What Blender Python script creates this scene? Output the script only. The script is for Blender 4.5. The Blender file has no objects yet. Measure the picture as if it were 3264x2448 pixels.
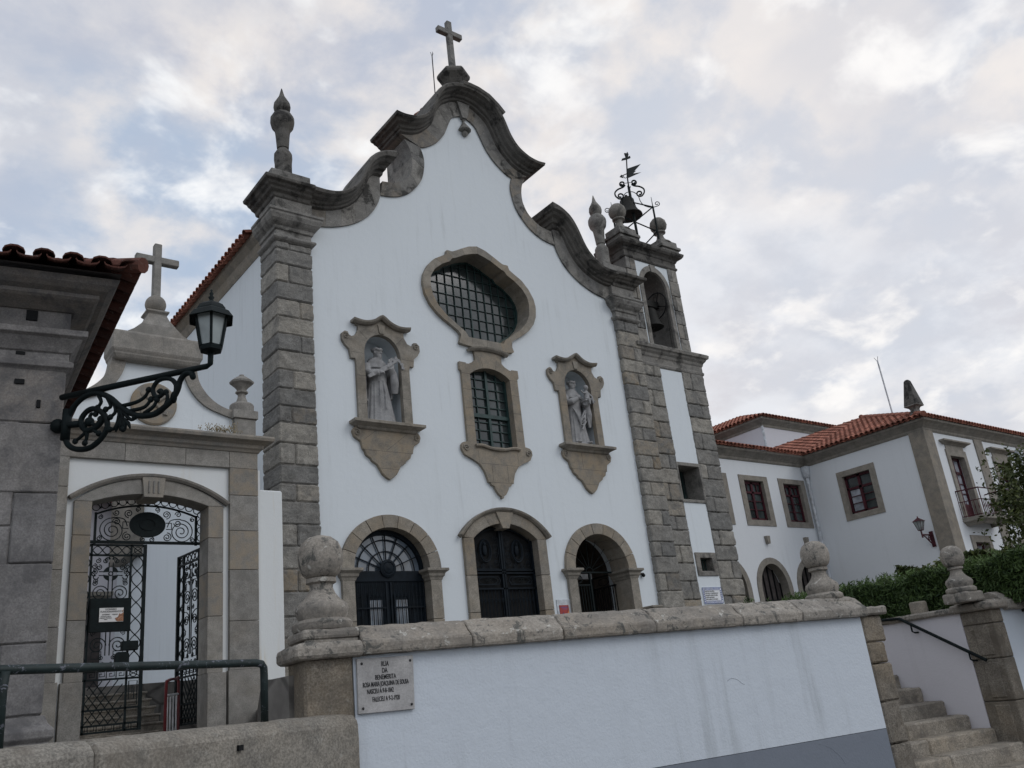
import bpy, bmesh, math, random
from math import sin, cos, pi, radians as R
from mathutils import Vector as V, Matrix
from mathutils.geometry import tessellate_polygon
random.seed(7)
SC = bpy.context.scene
COL = SC.collection
# ------------------------------------------------------------------ camera
cam = bpy.data.cameras.new('camera'); camo = bpy.data.objects.new('camera', cam); COL.objects.link(camo)
cr_, cu_, cf_ = V((0.79388357, -0.59843882, -0.10779539)), V((-0.12573747, -0.33500352, 0.93378945)), V((0.59492769, 0.72776618, 0.34119998))
camo.matrix_world = Matrix(((cr_.x, cu_.x, -cf_.x, 0), (cr_.y, cu_.y, -cf_.y, 0), (cr_.z, cu_.z, -cf_.z, 0), (0, 0, 0, 1)))
cam.sensor_fit = 'HORIZONTAL'; cam.sensor_width = 36; cam.lens = 36*2790/3264
cam.clip_start = .05; cam.clip_end = 3000
SC.camera = camo
SC.view_settings.view_transform = 'Standard'; SC.view_settings.look = 'None'
SC.view_settings.exposure = 0; SC.view_settings.gamma = 1
# ------------------------------------------------------------------ light
SUN_EL, SUN_AZ = R(38), R(150)     # azimuth clockwise from +Y
sl = bpy.data.lights.new('sun', 'SUN'); sl.energy = .5; sl.angle = R(24); sl.color = (1, .97, .94)
so = bpy.data.objects.new('sun', sl); COL.objects.link(so)
sd = V((sin(SUN_AZ)*cos(SUN_EL), cos(SUN_AZ)*cos(SUN_EL), sin(SUN_EL)))
so.rotation_euler = sd.to_track_quat('Z', 'Y').to_euler()

class N:
    """small node-tree helper"""
    def __init__(s, tree): s.t = tree; s.n = tree.nodes; s.l = tree.links
    def new(s, ty, ins=None, **kw):
        n = s.n.new(ty)
        for k, v in kw.items(): setattr(n, k, v)
        for k, v in (ins or {}).items():
            sock = n.inputs[k]
            if hasattr(v, 'is_output') or isinstance(v, bpy.types.NodeSocket): s.l.new(v, sock)
            else: sock.default_value = v
        return n
    def math(s, op, a, b=0, c=0, clamp=False):
        n = s.n.new('ShaderNodeMath'); n.operation = op; n.use_clamp = clamp
        for i, v in enumerate((a, b, c)):
            if isinstance(v, bpy.types.NodeSocket): s.l.new(v, n.inputs[i])
            else: n.inputs[i].default_value = v
        return n.outputs[0]
    def mix(s, f, a, b, mode='MIX'):
        n = s.n.new('ShaderNodeMix'); n.data_type = 'RGBA'; n.blend_type = mode
        for i, v in ((0, f), (6, a), (7, b)):
            if isinstance(v, bpy.types.NodeSocket): s.l.new(v, n.inputs[i])
            else: n.inputs[i].default_value = v if i == 0 else (*v[:3], 1)
        return n.outputs[2]
    def noise(s, vec, scale, detail=4, rough=.55, dist=0):
        n = s.new('ShaderNodeTexNoise', {'Vector': vec, 'Scale': scale, 'Detail': detail, 'Roughness': rough, 'Distortion': dist})
        return n.outputs[0]
    def ramp(s, f, a, b, lo=0., hi=1.):
        n = s.n.new('ShaderNodeMapRange'); n.clamp = True; n.interpolation_type = 'SMOOTHSTEP'
        s.l.new(f, n.inputs[0])
        for i, v in ((1, a), (2, b), (3, lo), (4, hi)): n.inputs[i].default_value = v
        return n.outputs[0]

w = bpy.data.worlds.new('World'); SC.world = w; w.use_nodes = True
t = N(w.node_tree); t.n.clear()
out = t.new('ShaderNodeOutputWorld')
sky = t.new('ShaderNodeTexSky'); sky.sky_type = 'NISHITA'; sky.sun_disc = False
sky.sun_elevation = SUN_EL; sky.sun_rotation = SUN_AZ; sky.air_density = 1.2; sky.dust_density = 2
tc = t.new('ShaderNodeTexCoord'); sp = t.new('ShaderNodeSeparateXYZ', {0: tc.outputs['Generated']})
zc = t.math('ADD', t.math('MAXIMUM', sp.outputs[2], 0), .34)
uv = t.new('ShaderNodeCombineXYZ', {0: t.math('DIVIDE', sp.outputs[0], zc), 1: t.math('DIVIDE', sp.outputs[1], zc), 2: .37}).outputs[0]
uv2 = t.new('ShaderNodeVectorMath', {0: uv, 1: (7.3, 2.1, 4)}, operation='ADD').outputs[0]
uv3 = t.new('ShaderNodeVectorMath', {0: uv, 1: (1.7, 9.1, 2)}, operation='ADD').outputs[0]
n1 = t.noise(uv, 6.8, 8, .56, .12); n2 = t.noise(uv2, 2.0, 3, .5, .2); n3 = t.noise(uv2, 8.5, 5, .54, .2); n4 = t.noise(uv3, 1.3, 2, .5, .1); n5 = t.noise(uv3, 3.0, 4, .5, .2)
base = t.mix(t.ramp(n2, .40, .64), (.47, .57, .72), (.59, .605, .685))        # blue-grey to lavender cloud
lit = t.mix(t.ramp(n4, .40, .60), (.78, .85, .95), (.97, .91, .86))           # thin cloud, cool to cream
cl = t.mix(t.ramp(n1, .38, .62, 0, .9), base, lit)
cl = t.mix(t.ramp(n5, .50, .34, 0, .55), cl, (.52, .575, .685))
cl = t.mix(t.ramp(n3, .50, .70, 0, .95), cl, (1.10, 1.10, 1.09))
cl = t.mix(t.ramp(t.noise(uv3, 13, 6, .58, .2), .38, .66, 0, .45), cl, t.mix(.5, cl, (.60, .63, .71)))
gdir = t.new('ShaderNodeVectorMath', {0: tc.outputs['Generated'], 1: (.79, .49, .37)}, operation='DOT_PRODUCT').outputs['Value']
cl = t.mix(t.ramp(gdir, .88, 1.0, 0, .38), cl, (1.08, .98, .90))      # warm evening light behind the cloud
cl10 = t.new('ShaderNodeVectorMath', {0: cl, 3: 10.4}, operation='SCALE').outputs[0]
skymix = t.mix(.86, sky.outputs[0], cl10)
bg = t.new('ShaderNodeBackground', {'Color': skymix, 'Strength': .1})
t.l.new(bg.outputs[0], out.inputs[0])

# ------------------------------------------------------------------ materials
def newmat(name):
    m = bpy.data.materials.new(name); m.use_nodes = True
    t = N(m.node_tree); b = t.n['Principled BSDF']
    co = t.new('ShaderNodeTexCoord').outputs['Object']
    return m, t, b, co
def bump(t, b, h, strength=.3, dist=.02):
    bp = t.new('ShaderNodeBump', {'Height': h, 'Strength': strength, 'Distance': dist}); t.l.new(bp.outputs[0], b.inputs['Normal'])
def granite(name, base, ochre=.25, dark=.35, lichen=.0, speck=.35, rustic=.3, darkcol=(.07, .068, .062), scale=1., och=(.27, .20, .115)):
    m, t, b, co = newmat(name)
    at = t.new('ShaderNodeAttribute', attribute_name='tint'); ts = t.new('ShaderNodeSeparateColor', {0: at.outputs[0]})
    big = t.noise(co, 1.1*scale, 5, .6, .3); mid = t.noise(co, 4.5*scale, 6, .65, .2); fine = t.noise(co, 60*scale, 3, .7); fin2 = t.noise(co, 140*scale, 2, .6)
    val = t.math('ADD', t.math('MULTIPLY', ts.outputs[0], .7), .65)
    val = t.math('MULTIPLY', val, t.ramp(fine, .3, .7, 1-speck, 1+speck))
    val = t.math('MULTIPLY', val, t.ramp(mid, .25, .75, .78, 1.2))
    hue = t.mix(ts.outputs[0], tuple(b_*k for b_, k in zip(base, (.95, .985, 1.045))), tuple(b_*k for b_, k in zip(base, (1.04, 1.0, .94))))
    c = t.new('ShaderNodeVectorMath', {0: hue, 3: val}, operation='SCALE').outputs[0]
    om = t.math('MULTIPLY_ADD', t.ramp(mid, .32, .62), t.math('MULTIPLY', ts.outputs[1], .75), t.math('MULTIPLY', t.ramp(big, .45, .68), ochre), clamp=True)
    c = t.mix(om, c, och)
    ob = t.new('ShaderNodeVectorMath', {0: co, 1: (3.1, 5.7, 1.3)}, operation='ADD').outputs[0]
    d2 = t.noise(ob, 2.2*scale, 7, .7, .4)
    dm = t.math('MULTIPLY', t.ramp(d2, .47, .66), t.math('ADD', ts.outputs[2], dark), clamp=True)
    c = t.mix(dm, c, darkcol)
    if lichen:
        vo = t.noise(ob, 9*scale, 6, .75, .6)
        c = t.mix(t.ramp(vo, .53, .62, 0, lichen), c, (.10, .10, .092))
        c = t.mix(t.ramp(t.noise(co, 13*scale, 5, .7, .3), .60, .68, 0, lichen*.8), c, (.58, .57, .52))
    t.l.new(c, b.inputs['Base Color']); b.inputs['Roughness'].default_value = .88; b.inputs['Specular IOR Level'].default_value = .25
    h = t.math('ADD', t.math('MULTIPLY', t.noise(co, 14*scale, 6, .7), rustic), t.math('MULTIPLY', fin2, .18))
    bump(t, b, h, .55, .03)
    return m
def plaster(name, base, streak=.25, rough=.45, sc=None):
    m, t, b, co = newmat(name)
    st = t.noise(t.new('ShaderNodeVectorMath', {0: co, 1: (5, 5, .35)}, operation='MULTIPLY').outputs[0], 1.0, 5, .65)
    bl = t.noise(co, .8, 4, .6, .3); fi = t.noise(co, 45, 4, .6)
    f = t.math('MULTIPLY', t.ramp(st, .5, .8, 0, streak), t.ramp(bl, .35, .7, .2, 1))
    c = t.mix(f, base, sc or (base[0]*.62, base[1]*.62, base[2]*.6))
    c = t.mix(t.ramp(t.noise(co, 3, 6, .7, .3), .55, .8, 0, .22), c, (base[0]*.82, base[1]*.82, base[2]*.82))
    t.l.new(c, b.inputs['Base Color']); b.inputs['Roughness'].default_value = .9; b.inputs['Specular IOR Level'].default_value = .2
    bump(t, b, t.math('ADD', fi, t.math('MULTIPLY', t.noise(co, 6, 3), 2)), rough*.45, .012)
    return m
def simple(name, base, rough=.5, spec=.5, metal=0, var=.25, scale=6, bmp=.1, wear=None):
    m, t, b, co = newmat(name)
    at = t.new('ShaderNodeAttribute', attribute_name='tint'); ts = t.new('ShaderNodeSeparateColor', {0: at.outputs[0]})
    v = t.math('MULTIPLY', t.ramp(t.noise(co, scale, 5, .6), .3, .7, 1-var, 1+var), t.math('ADD', t.math('MULTIPLY', ts.outputs[0], .9), .55))
    c = t.new('ShaderNodeVectorMath', {0: base, 3: v}, operation='SCALE').outputs[0]
    if wear:
        c = t.mix(t.ramp(t.noise(co, wear[1], 6, .75, .5), wear[2], wear[2]+.04), c, wear[0])
    t.l.new(c, b.inputs['Base Color'])
    b.inputs['Roughness'].default_value = rough; b.inputs['Specular IOR Level'].default_value = spec; b.inputs['Metallic'].default_value = metal
    if bmp: bump(t, b, t.noise(co, scale*6, 4, .6), bmp, .01)
    return m
M = {}
M['white'] = plaster('white_plaster', (.685, .735, .765), .5)
M['wallwhite'] = plaster('street_wall_plaster', (.605, .66, .72), .85, .75)
M['convent'] = plaster('convent_plaster', (.69, .72, .745), .25)
M['gatewhite'] = plaster('gate_plaster', (.71, .735, .735), .95, .4, (.60, .53, .38))
M['lavender'] = plaster('pale_plaster', (.62, .61, .645), .2)
M['greyband'] = plaster('grey_painted_plaster', (.20, .225, .265), .25, .6)
M['granite'] = granite('granite_dressed', (.262, .242, .207), .22, .10, 0, .25, .15)
M['granite_d'] = granite('granite_gable', (.225, .22, .205), .05, .5, .25, .3, .3, (.055, .054, .05))
M['cornice'] = granite('granite_cornice_blackened', (.125, .12, .11), .04, .7, .2, .3, .35, (.035, .034, .032))
M['quoin'] = granite('granite_rusticated', (.235, .228, .208), .05, .35, .18, .35, 1.0, (.12, .12, .115))
M['mortar'] = granite('granite_joint', (.25, .24, .22), .05, .3, 0, .3, .2)
M['gatestone'] = granite('granite_gateway', (.268, .258, .236), .12, .25, 0, .22, .12, (.17, .165, .15))
M['house'] = granite('granite_old_house', (.21, .204, .2), .04, .7, .12, .2, .25, (.11, .108, .11))
M['housemortar'] = simple('lime_joint', (.42, .41, .40), .9, .2)
M['coping'] = granite('granite_coping_lichened', (.30, .278, .245), .12, .4, .95, .2, .5, (.17, .16, .145), scale=.8)
M['pier'] = granite('granite_pier_stained', (.20, .18, .15), .25, .55, .2, .4, .3, (.12, .105, .085))
M['parapet'] = granite('granite_coarse', (.255, .24, .21), .1, .4, .3, .34, .4, (.17, .15, .125))
M['steps'] = granite('granite_steps', (.29, .265, .225), .12, .75, .3, .35, .4, (.16, .145, .125))
M['conventstone'] = granite('granite_convent', (.245, .228, .198), .1, .12, 0, .15, .1)
M['statue'] = granite('statue_limestone', (.49, .475, .45), 0, .4, 0, .15, .1, (.17, .165, .16))
M['tile'] = simple('terracotta_tile', (.275, .115, .08), .85, .2, 0, .35, 5, .3)
M['tileold'] = granite('terracotta_tile_lichened', (.13, .055, .042), .0, .55, .25, .2, .2, (.06, .035, .03))
M['iron'] = simple('dark_green_ironwork', (.005, .010, .011), .65, .18, 0, .3, 10)
M['ironrail'] = simple('worn_green_rail', (.011, .021, .021), .55, .35, 0, .3, 12, .15, ((.13, .14, .17), 16, .57))
M['blackiron'] = simple('black_iron', (.008, .009, .010), .7, .2)
M['door'] = simple('dark_green_door_paint', (.006, .0105, .0155), .6, .15, 0, .3, 6)
M['winframe'] = simple('bottle_green_window_paint', (.018, .046, .044), .5, .4)
M['wine'] = simple('wine_red_paint', (.055, .010, .016), .5, .3)
M['bronze'] = simple('weathered_bronze', (.018, .018, .016), .7, .3, .0)
M['zinc'] = simple('painted_pipe', (.50, .53, .56), .6, .4)
M['paper'] = simple('paper_white', (.75, .75, .74), .6, .3, 0, .05)
M['red'] = simple('red_print', (.30, .05, .045), .6, .3)
M['orange'] = simple('orange_print', (.65, .24, .08), .6, .3)
M['rust'] = simple('rust_stain', (.36, .19, .12), .8, .2, 0, .5, 30)
M['ink'] = simple('dark_lettering', (.035, .035, .037), .7, .3)
M['inkgrey'] = simple('faded_lettering', (.25, .24, .25), .7, .3)
M['blue'] = simple('cobalt_glaze', (.045, .085, .28), .25, .5)
M['glaze'] = simple('white_glaze', (.72, .74, .76), .2, .5, 0, .05)
M['marble'] = granite('marble_plaque_stone', (.43, .425, .42), 0, .2, 0, .1, .05, (.30, .30, .29))
M['redpaint'] = simple('red_painted_tube', (.11, .012, .014), .4)
M['whitepaint'] = simple('white_painted_tube', (.5, .5, .5), .4)
M['foliage_shade'] = simple('dark_interior', (.03, .028, .026), .9, .1)  # near-black fill for the shade inside foliage
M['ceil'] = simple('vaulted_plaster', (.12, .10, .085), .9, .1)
M['wood'] = simple('grey_brown_timber', (.06, .052, .05), .8, .2)
def glass(name, base, rough, spec):
    m, t, b, co = newmat(name)
    v = t.ramp(t.noise(co, 2.2, 3, .6), .3, .7, .6, 1.4)
    c = t.new('ShaderNodeVectorMath', {0: base, 3: v}, operation='SCALE').outputs[0]
    t.l.new(c, b.inputs['Base Color']); b.inputs['Roughness'].default_value = rough; b.inputs['Specular IOR Level'].default_value = spec
    bump(t, b, t.noise(co, 5, 2), .05, .01)
    return m
M['glass'] = glass('window_glass', (.034, .044, .045), .12, .6)
M['glassblue'] = glass('fanlight_glass', (.12, .15, .185), .08, 1.)  # sky reflection put into the pane's base colour
M['milk'] = glass('frosted_lantern_glass', (.24, .275, .275), .3, .6)
M['curtain'] = glass('curtained_glass', (.30, .32, .36), .15, .8)
def leafmat(name, a, b_):
    m, t, b, co = newmat(name)
    at = t.new('ShaderNodeAttribute', attribute_name='tint'); ts = t.new('ShaderNodeSeparateColor', {0: at.outputs[0]})
    c = t.mix(ts.outputs[0], a, b_)
    t.l.new(c, b.inputs['Base Color']); b.inputs['Roughness'].default_value = .6; b.inputs['Specular IOR Level'].default_value = .3
    try: b.inputs['Subsurface Weight'].default_value = 0
    except Exception: pass
    return m
M['hedge'] = leafmat('cypress_foliage', (.015, .036, .011), (.10, .16, .045))
M['leaf'] = leafmat('tree_leaves', (.022, .035, .010), (.10, .12, .03))
M['dry'] = leafmat('dry_weeds', (.14, .11, .06), (.28, .23, .14))
M['bark'] = simple('bark', (.07, .055, .04), .9, .1)
def ground(name, base, sc):
    m, t, b, co = newmat(name)
    br = t.new('ShaderNodeTexVoronoi', {'Vector': co, 'Scale': sc}); br.feature = 'DISTANCE_TO_EDGE'
    e = t.ramp(br.outputs[0], .02, .09, .55, 1.)
    v = t.math('MULTIPLY', e, t.ramp(t.noise(co, 3, 5, .6), .3, .7, .75, 1.25))
    c = t.new('ShaderNodeVectorMath', {0: base, 3: v}, operation='SCALE').outputs[0]
    t.l.new(c, b.inputs['Base Color']); b.inputs['Roughness'].default_value = .9
    bump(t, b, e, .4, .02)
    return m
M['street'] = ground('granite_setts', (.11, .105, .10), 7)
M['paving'] = ground('granite_paving', (.20, .19, .175), 2.2)

# ------------------------------------------------------------------ geometry helpers
I4 = Matrix.Identity(4)
DW = V((.98955, -.14398, 0)).normalized(); NW = V((-DW.y, DW.x, 0))
S = Matrix(((DW.x, NW.x, 0, 0), (DW.y, NW.y, 0, 0), (0, 0, 1, 0), (0, 0, 0, 1)))     # street frame: t along the street wall, n away from the camera
def sp3(t_, n_, z): return S @ V((t_, n_, z))
_tx = {}
def hewn(size):
    if size not in _tx:
        t_ = bpy.data.textures.new('hewn', 'CLOUDS'); t_.noise_scale = size; t_.noise_depth = 4; _tx[size] = t_
    return _tx[size]
class MB:
    def __init__(s, M_=None): s.v = []; s.f = []; s.c = []; s.M = M_ or I4; s.t = (.5, 0, 0)
    def add(s, vs, fs):
        k = len(s.v); s.v += [tuple(s.M @ V(p)) for p in vs]
        for f in fs: s.f.append([i+k for i in f]); s.c.append(s.t)
        return s
    def rt(s, a=.25, b=.75, o=0., d=0.):
        s.t = (random.uniform(a, b), o if random.random() < .25 else 0, random.uniform(0, d)); return s
    def box(s, x0, x1, y0, y1, z0, z1):
        return s.add([(x, y, z) for z in (z0, z1) for y in (y0, y1) for x in (x0, x1)],
                     [(0, 2, 3, 1), (4, 5, 7, 6), (0, 1, 5, 4), (2, 6, 7, 3), (0, 4, 6, 2), (1, 3, 7, 5)])
    def prism(s, poly, y0, y1, holes=(), tf=None):
        loops = [list(poly)] + [list(h) for h in holes]
        tri = tessellate_polygon([[V((p[0], p[1], 0)) for p in l] for l in loops])
        flat = [p for l in loops for p in l]; n = len(flat)
        tf = tf or (lambda x, y, z: (x, y, z))
        vs = [tf(p[0], y0, p[1]) for p in flat] + [tf(p[0], y1, p[1]) for p in flat]
        fs = [tuple(a) for a in tri] + [tuple(i+n for i in reversed(a)) for a in tri]
        k = 0
        for l in loops:
            m = len(l)
            for i in range(m):
                a, b = k+i, k+(i+1) % m; fs.append((a, b, b+n, a+n))
            k += m
        return s.add(vs, fs)
    def hprism(s, poly, z0, z1):
        return s.prism(poly, z0, z1, tf=lambda x, y, z: (x, z, y))
    def sweep(s, path, prof):
        """profile (normal offset, y) along a path in the xz plane; normal is left of the path"""
        if path[0][0] > path[-1][0]: path = path[::-1]      # left to right, so the normal points up
        n = len(path); m = len(prof); vs = []
        for i in range(n):
            a = V(path[max(i-1, 0)]); b = V(path[min(i+1, n-1)]); p = V(path[i])
            d1 = (p-a).normalized() if i else (b-p).normalized(); d2 = (b-p).normalized() if i < n-1 else d1
            d = (d1+d2).normalized(); nn = V((-d.y, d.x)); k = 1/max(.6, (d.dot(d1)))
            for o, y in prof: q = p+nn*o*k; vs.append((q.x, y, q.y))
        fs = [(i*m+j, i*m+(j+1) % m, (i+1)*m+(j+1) % m, (i+1)*m+j) for i in range(n-1) for j in range(m)]
        fs += [tuple(range(m)), tuple(reversed(range((n-1)*m, n*m)))]
        return s.add(vs, fs)
    def plan(s, path, prof, closed=False):
        """profile (outward offset, z) swept round a plan path (outward is right of travel)"""
        n = len(path); m = len(prof); vs = []
        for i in range(n):
            p = V(path[i])
            if closed: a, b = V(path[i-1]), V(path[(i+1) % n])
            else: a, b = V(path[max(i-1, 0)]), V(path[min(i+1, n-1)])
            d1 = (p-a).normalized() if (closed or i) else (b-p).normalized()
            d2 = (b-p).normalized() if (closed or i < n-1) else d1
            d = (d1+d2).normalized(); nn = V((d.y, -d.x)); k = 1/max(.5, d.dot(d1))
            for o, z in prof: q = p+nn*o*k; vs.append((q.x, q.y, z))
        r = n if closed else n-1
        fs = [(i*m+j, i*m+(j+1) % m, ((i+1) % n)*m+(j+1) % m, ((i+1) % n)*m+j) for i in range(r) for j in range(m)]
        if not closed: fs += [tuple(range(m)), tuple(reversed(range((n-1)*m, n*m)))]
        return s.add(vs, fs)
    def lathe(s, x, y, prof, seg=20, sq=0):
        vs = []; m = len(prof)
        for r, z in prof:
            for k in range(seg):
                a = 2*pi*(k+.5)/seg
                vs.append((x+r*cos(a), y+r*sin(a), z))
        fs = [(i*seg+k, i*seg+(k+1) % seg, (i+1)*seg+(k+1) % seg, (i+1)*seg+k) for i in range(m-1) for k in range(seg)]
        fs += [tuple(reversed(range(seg))), tuple(range((m-1)*seg, m*seg))]
        return s.add(vs, fs)
    def sphere(s, c, r, seg=20, rings=12):
        if not hasattr(r, '__len__'): r = (r, r, r)
        vs = [(c[0], c[1], c[2]-r[2])]
        for i in range(1, rings):
            th = pi*i/rings
            for k in range(seg):
                a = 2*pi*k/seg; vs.append((c[0]+r[0]*sin(th)*cos(a), c[1]+r[1]*sin(th)*sin(a), c[2]-r[2]*cos(th)))
        vs.append((c[0], c[1], c[2]+r[2])); T = len(vs)-1
        fs = [(0, 1+(k+1) % seg, 1+k) for k in range(seg)]
        fs += [(1+i*seg+k, 1+i*seg+(k+1) % seg, 1+(i+1)*seg+(k+1) % seg, 1+(i+1)*seg+k) for i in range(rings-2) for k in range(seg)]
        fs += [(1+(rings-2)*seg+k, 1+(rings-2)*seg+(k+1) % seg, T) for k in range(seg)]
        return s.add(vs, fs)
    def tube(s, pts, r, seg=6):
        P = [V(p) for p in pts]; n = len(P)
        rs = r if hasattr(r, '__len__') else [r]*n
        d0 = (P[1]-P[0]).normalized(); up = V((0, 0, 1)) if abs(d0.z) < .9 else V((0, 1, 0))
        a = d0.cross(up).normalized(); vs = []
        for i in range(n):
            d = (P[min(i+1, n-1)]-P[max(i-1, 0)]).normalized()
            a = (a-d*a.dot(d)); a = a.normalized() if a.length > 1e-6 else d.orthogonal().normalized(); b = d.cross(a)
            for k in range(seg):
                q = 2*pi*(k+.5)/seg; p = P[i]+(a*cos(q)+b*sin(q))*rs[i]; vs.append(tuple(p))
        fs = [(i*seg+k, i*seg+(k+1) % seg, (i+1)*seg+(k+1) % seg, (i+1)*seg+k) for i in range(n-1) for k in range(seg)]
        fs += [tuple(reversed(range(seg))), tuple(range((n-1)*seg, n*seg))]
        return s.add(vs, fs)
    def build(s, name, mat, parent=None, bev=0, smooth=False, seg=1, kind=None, rough=None):
        me = bpy.data.meshes.new(name); me.from_pydata(s.v, [], s.f)
        bm = bmesh.new(); bm.from_mesh(me); bmesh.ops.recalc_face_normals(bm, faces=bm.faces)
        lay = bm.loops.layers.float_color.new('tint'); bm.faces.ensure_lookup_table()
        for f, c in zip(bm.faces, s.c):
            for l in f.loops: l[lay] = (*c, 1)
            f.smooth = bool(smooth)
        bm.to_mesh(me); bm.free()
        me.materials.append(M[mat] if isinstance(mat, str) else mat)
        o = bpy.data.objects.new(name, me); COL.objects.link(o)
        if bev:
            b = o.modifiers.new('edge', 'BEVEL'); b.width = bev; b.segments = seg; b.limit_method = 'ANGLE'; b.angle_limit = R(32)
        if rough:       # hewn faces and worn arrises: (levels, strength, size)
            sd_ = o.modifiers.new('cut', 'SUBSURF'); sd_.subdivision_type = 'SIMPLE'; sd_.levels = sd_.render_levels = rough[0]
            d = o.modifiers.new('hewn', 'DISPLACE'); d.strength = rough[1]; d.mid_level = .5; d.texture_coords = 'GLOBAL'; d.texture = hewn(rough[2])
        if smooth == 'auto':
            e = o.modifiers.new('split', 'EDGE_SPLIT'); e.split_angle = R(40)
        if parent: par(o, parent)
        if kind: o['kind'] = kind
        return o
def par(o, p):
    o.parent = p; o.matrix_parent_inverse = Matrix.Translation(-p.location) if p.type == 'EMPTY' else Matrix.Identity(4)
def tag(o, label, cat, group=None):
    o['label'] = label; o['category'] = cat
    if group: o['group'] = group
    return o
def thing(name, label, cat, loc=(0, 0, 0), group=None):
    o = bpy.data.objects.new(name, None); COL.objects.link(o); o.location = loc; o.empty_display_size = .2
    return tag(o, label, cat, group)
def cr(pts, n=6):
    """Catmull-Rom through 2D or 3D points"""
    P = [V(p) for p in pts]; o = []
    for i in range(len(P)-1):
        a, b, c, d = P[max(i-1, 0)], P[i], P[i+1], P[min(i+2, len(P)-1)]
        for k in range(n):
            u = k/n
            o.append(.5*((2*b)+(c-a)*u+(2*a-5*b+4*c-d)*u*u+(3*b-a-3*c+d)*u**3))
    o.append(P[-1]); return [tuple(p) for p in o]
def mir(half, c=0.):
    """closed polygon from a half outline (x>=0, top to bottom)"""
    r = [(c+x, z) for x, z in half]; l = [(c-x, z) for x, z in reversed(half)]
    if half[0][0] == 0: l = l[:-1]
    if half[-1][0] == 0: l = l[1:]
    return r+l
def arch(cx, hw, z0, zs, zc, n=20):
    """opening with straight jambs and an elliptical head, from bottom left round to bottom right"""
    p = [(cx-hw, z0)] + [(cx-hw*cos(pi*k/n), zs+(zc-zs)*sin(pi*k/n)) for k in range(n+1)] + [(cx+hw, z0)]
    return p
def segarch(cx, hw, z0, zs, zc, n=16):
    h = zc-zs; r = (hw*hw+h*h)/(2*h); a = math.asin(min(1, hw/r)); zc0 = zc-r
    return [(cx-hw, z0)] + [(cx+r*sin(-a+2*a*k/n), zc0+r*cos(-a+2*a*k/n)) for k in range(n+1)] + [(cx+hw, z0)]
def resample(p, n):
    P = [V(q) for q in p]; L = [0]
    for i in range(1, len(P)): L.append(L[-1]+(P[i]-P[i-1]).length)
    o = []; j = 0
    for k in range(n+1):
        d = L[-1]*k/n
        while j < len(L)-2 and L[j+1] < d: j += 1
        u = (d-L[j])/max(1e-9, L[j+1]-L[j]); o.append(tuple(P[j].lerp(P[j+1], min(1, u))))
    return o
def spiral(cx, cz, r0, r1, a0, turns, n=None):
    n = n or int(abs(turns)*18)+2
    return [(cx+(r0+(r1-r0)*k/(n-1))*cos(a0+2*pi*turns*k/(n-1)), cz+(r0+(r1-r0)*k/(n-1))*sin(a0+2*pi*turns*k/(n-1))) for k in range(n)]
def ring(cx, cz, rx, rz=None, n=20, a0=0, a1=2*pi):
    rz = rz or rx; return [(cx+rx*cos(a0+(a1-a0)*k/n), cz+rz*sin(a0+(a1-a0)*k/n)) for k in range(n+1)]
def text(body, size, loc, xd, up, mat, parent, name='lettering', align='CENTER', sx=1., ext=.002, bold=0.):
    c = bpy.data.curves.new('txt', 'FONT'); c.body = body; c.size = size; c.align_x = align; c.align_y = 'CENTER'; c.extrude = ext; c.offset = bold
    o = bpy.data.objects.new('txt', c); COL.objects.link(o)
    me = bpy.data.meshes.new_from_object(o.evaluated_get(bpy.context.evaluated_depsgraph_get()))
    bpy.data.objects.remove(o)
    xd = V(xd).normalized(); up = V(up).normalized(); nz = xd.cross(up)
    mt = Matrix(((xd.x*sx, up.x, nz.x, loc[0]), (xd.y*sx, up.y, nz.y, loc[1]), (xd.z*sx, up.z, nz.z, loc[2]), (0, 0, 0, 1)))
    me.transform(mt); me.materials.clear(); me.materials.append(M[mat])
    ob = bpy.data.objects.new(name, me); COL.objects.link(ob)
    if parent: par(ob, parent)
    return ob
def blocks(mb, x0, x1, yf, yb, z0, z1, h=.43, pat=None, gap=.014, o=.8, dk=.5, first=0, lo=.15, hi=.85):
    """courses of rusticated blocks through the depth yf..yb"""
    z = z0; k = first
    while z < z1-.1:
        hh = h*random.uniform(.88, 1.14); hh = min(hh, z1-z)
        if z1-(z+hh) < .2: hh = z1-z
        W = x1-x0
        cuts = [0, 1] if k % 2 == 0 else [0, random.choice((.36, .33, .62, .4)), 1]
        for a, b in zip(cuts[:-1], cuts[1:]):
            mb.rt(lo, hi, random.uniform(.1, o), dk); p = random.uniform(0, .02)
            mb.box(x0+W*a+(gap/2 if a else -p), x0+W*b-(gap/2 if b < 1 else 0), yf-p, yb, z+gap/2, z+hh-gap/2)
        z += hh; k += 1
def ashlar(mb, x0, x1, yf, yb, z0, z1, rows=None, h=.6, lmin=.8, lmax=1.5, gap=.012, holes=()):
    z = z0
    while z < z1-.02:
        hh = min(h*random.uniform(.85, 1.15), z1-z)
        if z1-(z+hh) < .2: hh = z1-z
        x = x0+0; x -= random.uniform(0, lmax*.6); 
        while x < x1-.02:
            L = random.uniform(lmin, lmax); a, b = max(x, x0), min(x+L, x1)
            if x1-b < .25: b = x1; L = x1-x
            if b-a > .02:
                mb.rt(.25, .75, .5, .4); mb.box(a+gap/2, b-gap/2, yf-random.uniform(0, .006), yb, z+gap/2, z+hh-gap/2)
            x += L
        z += hh
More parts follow.
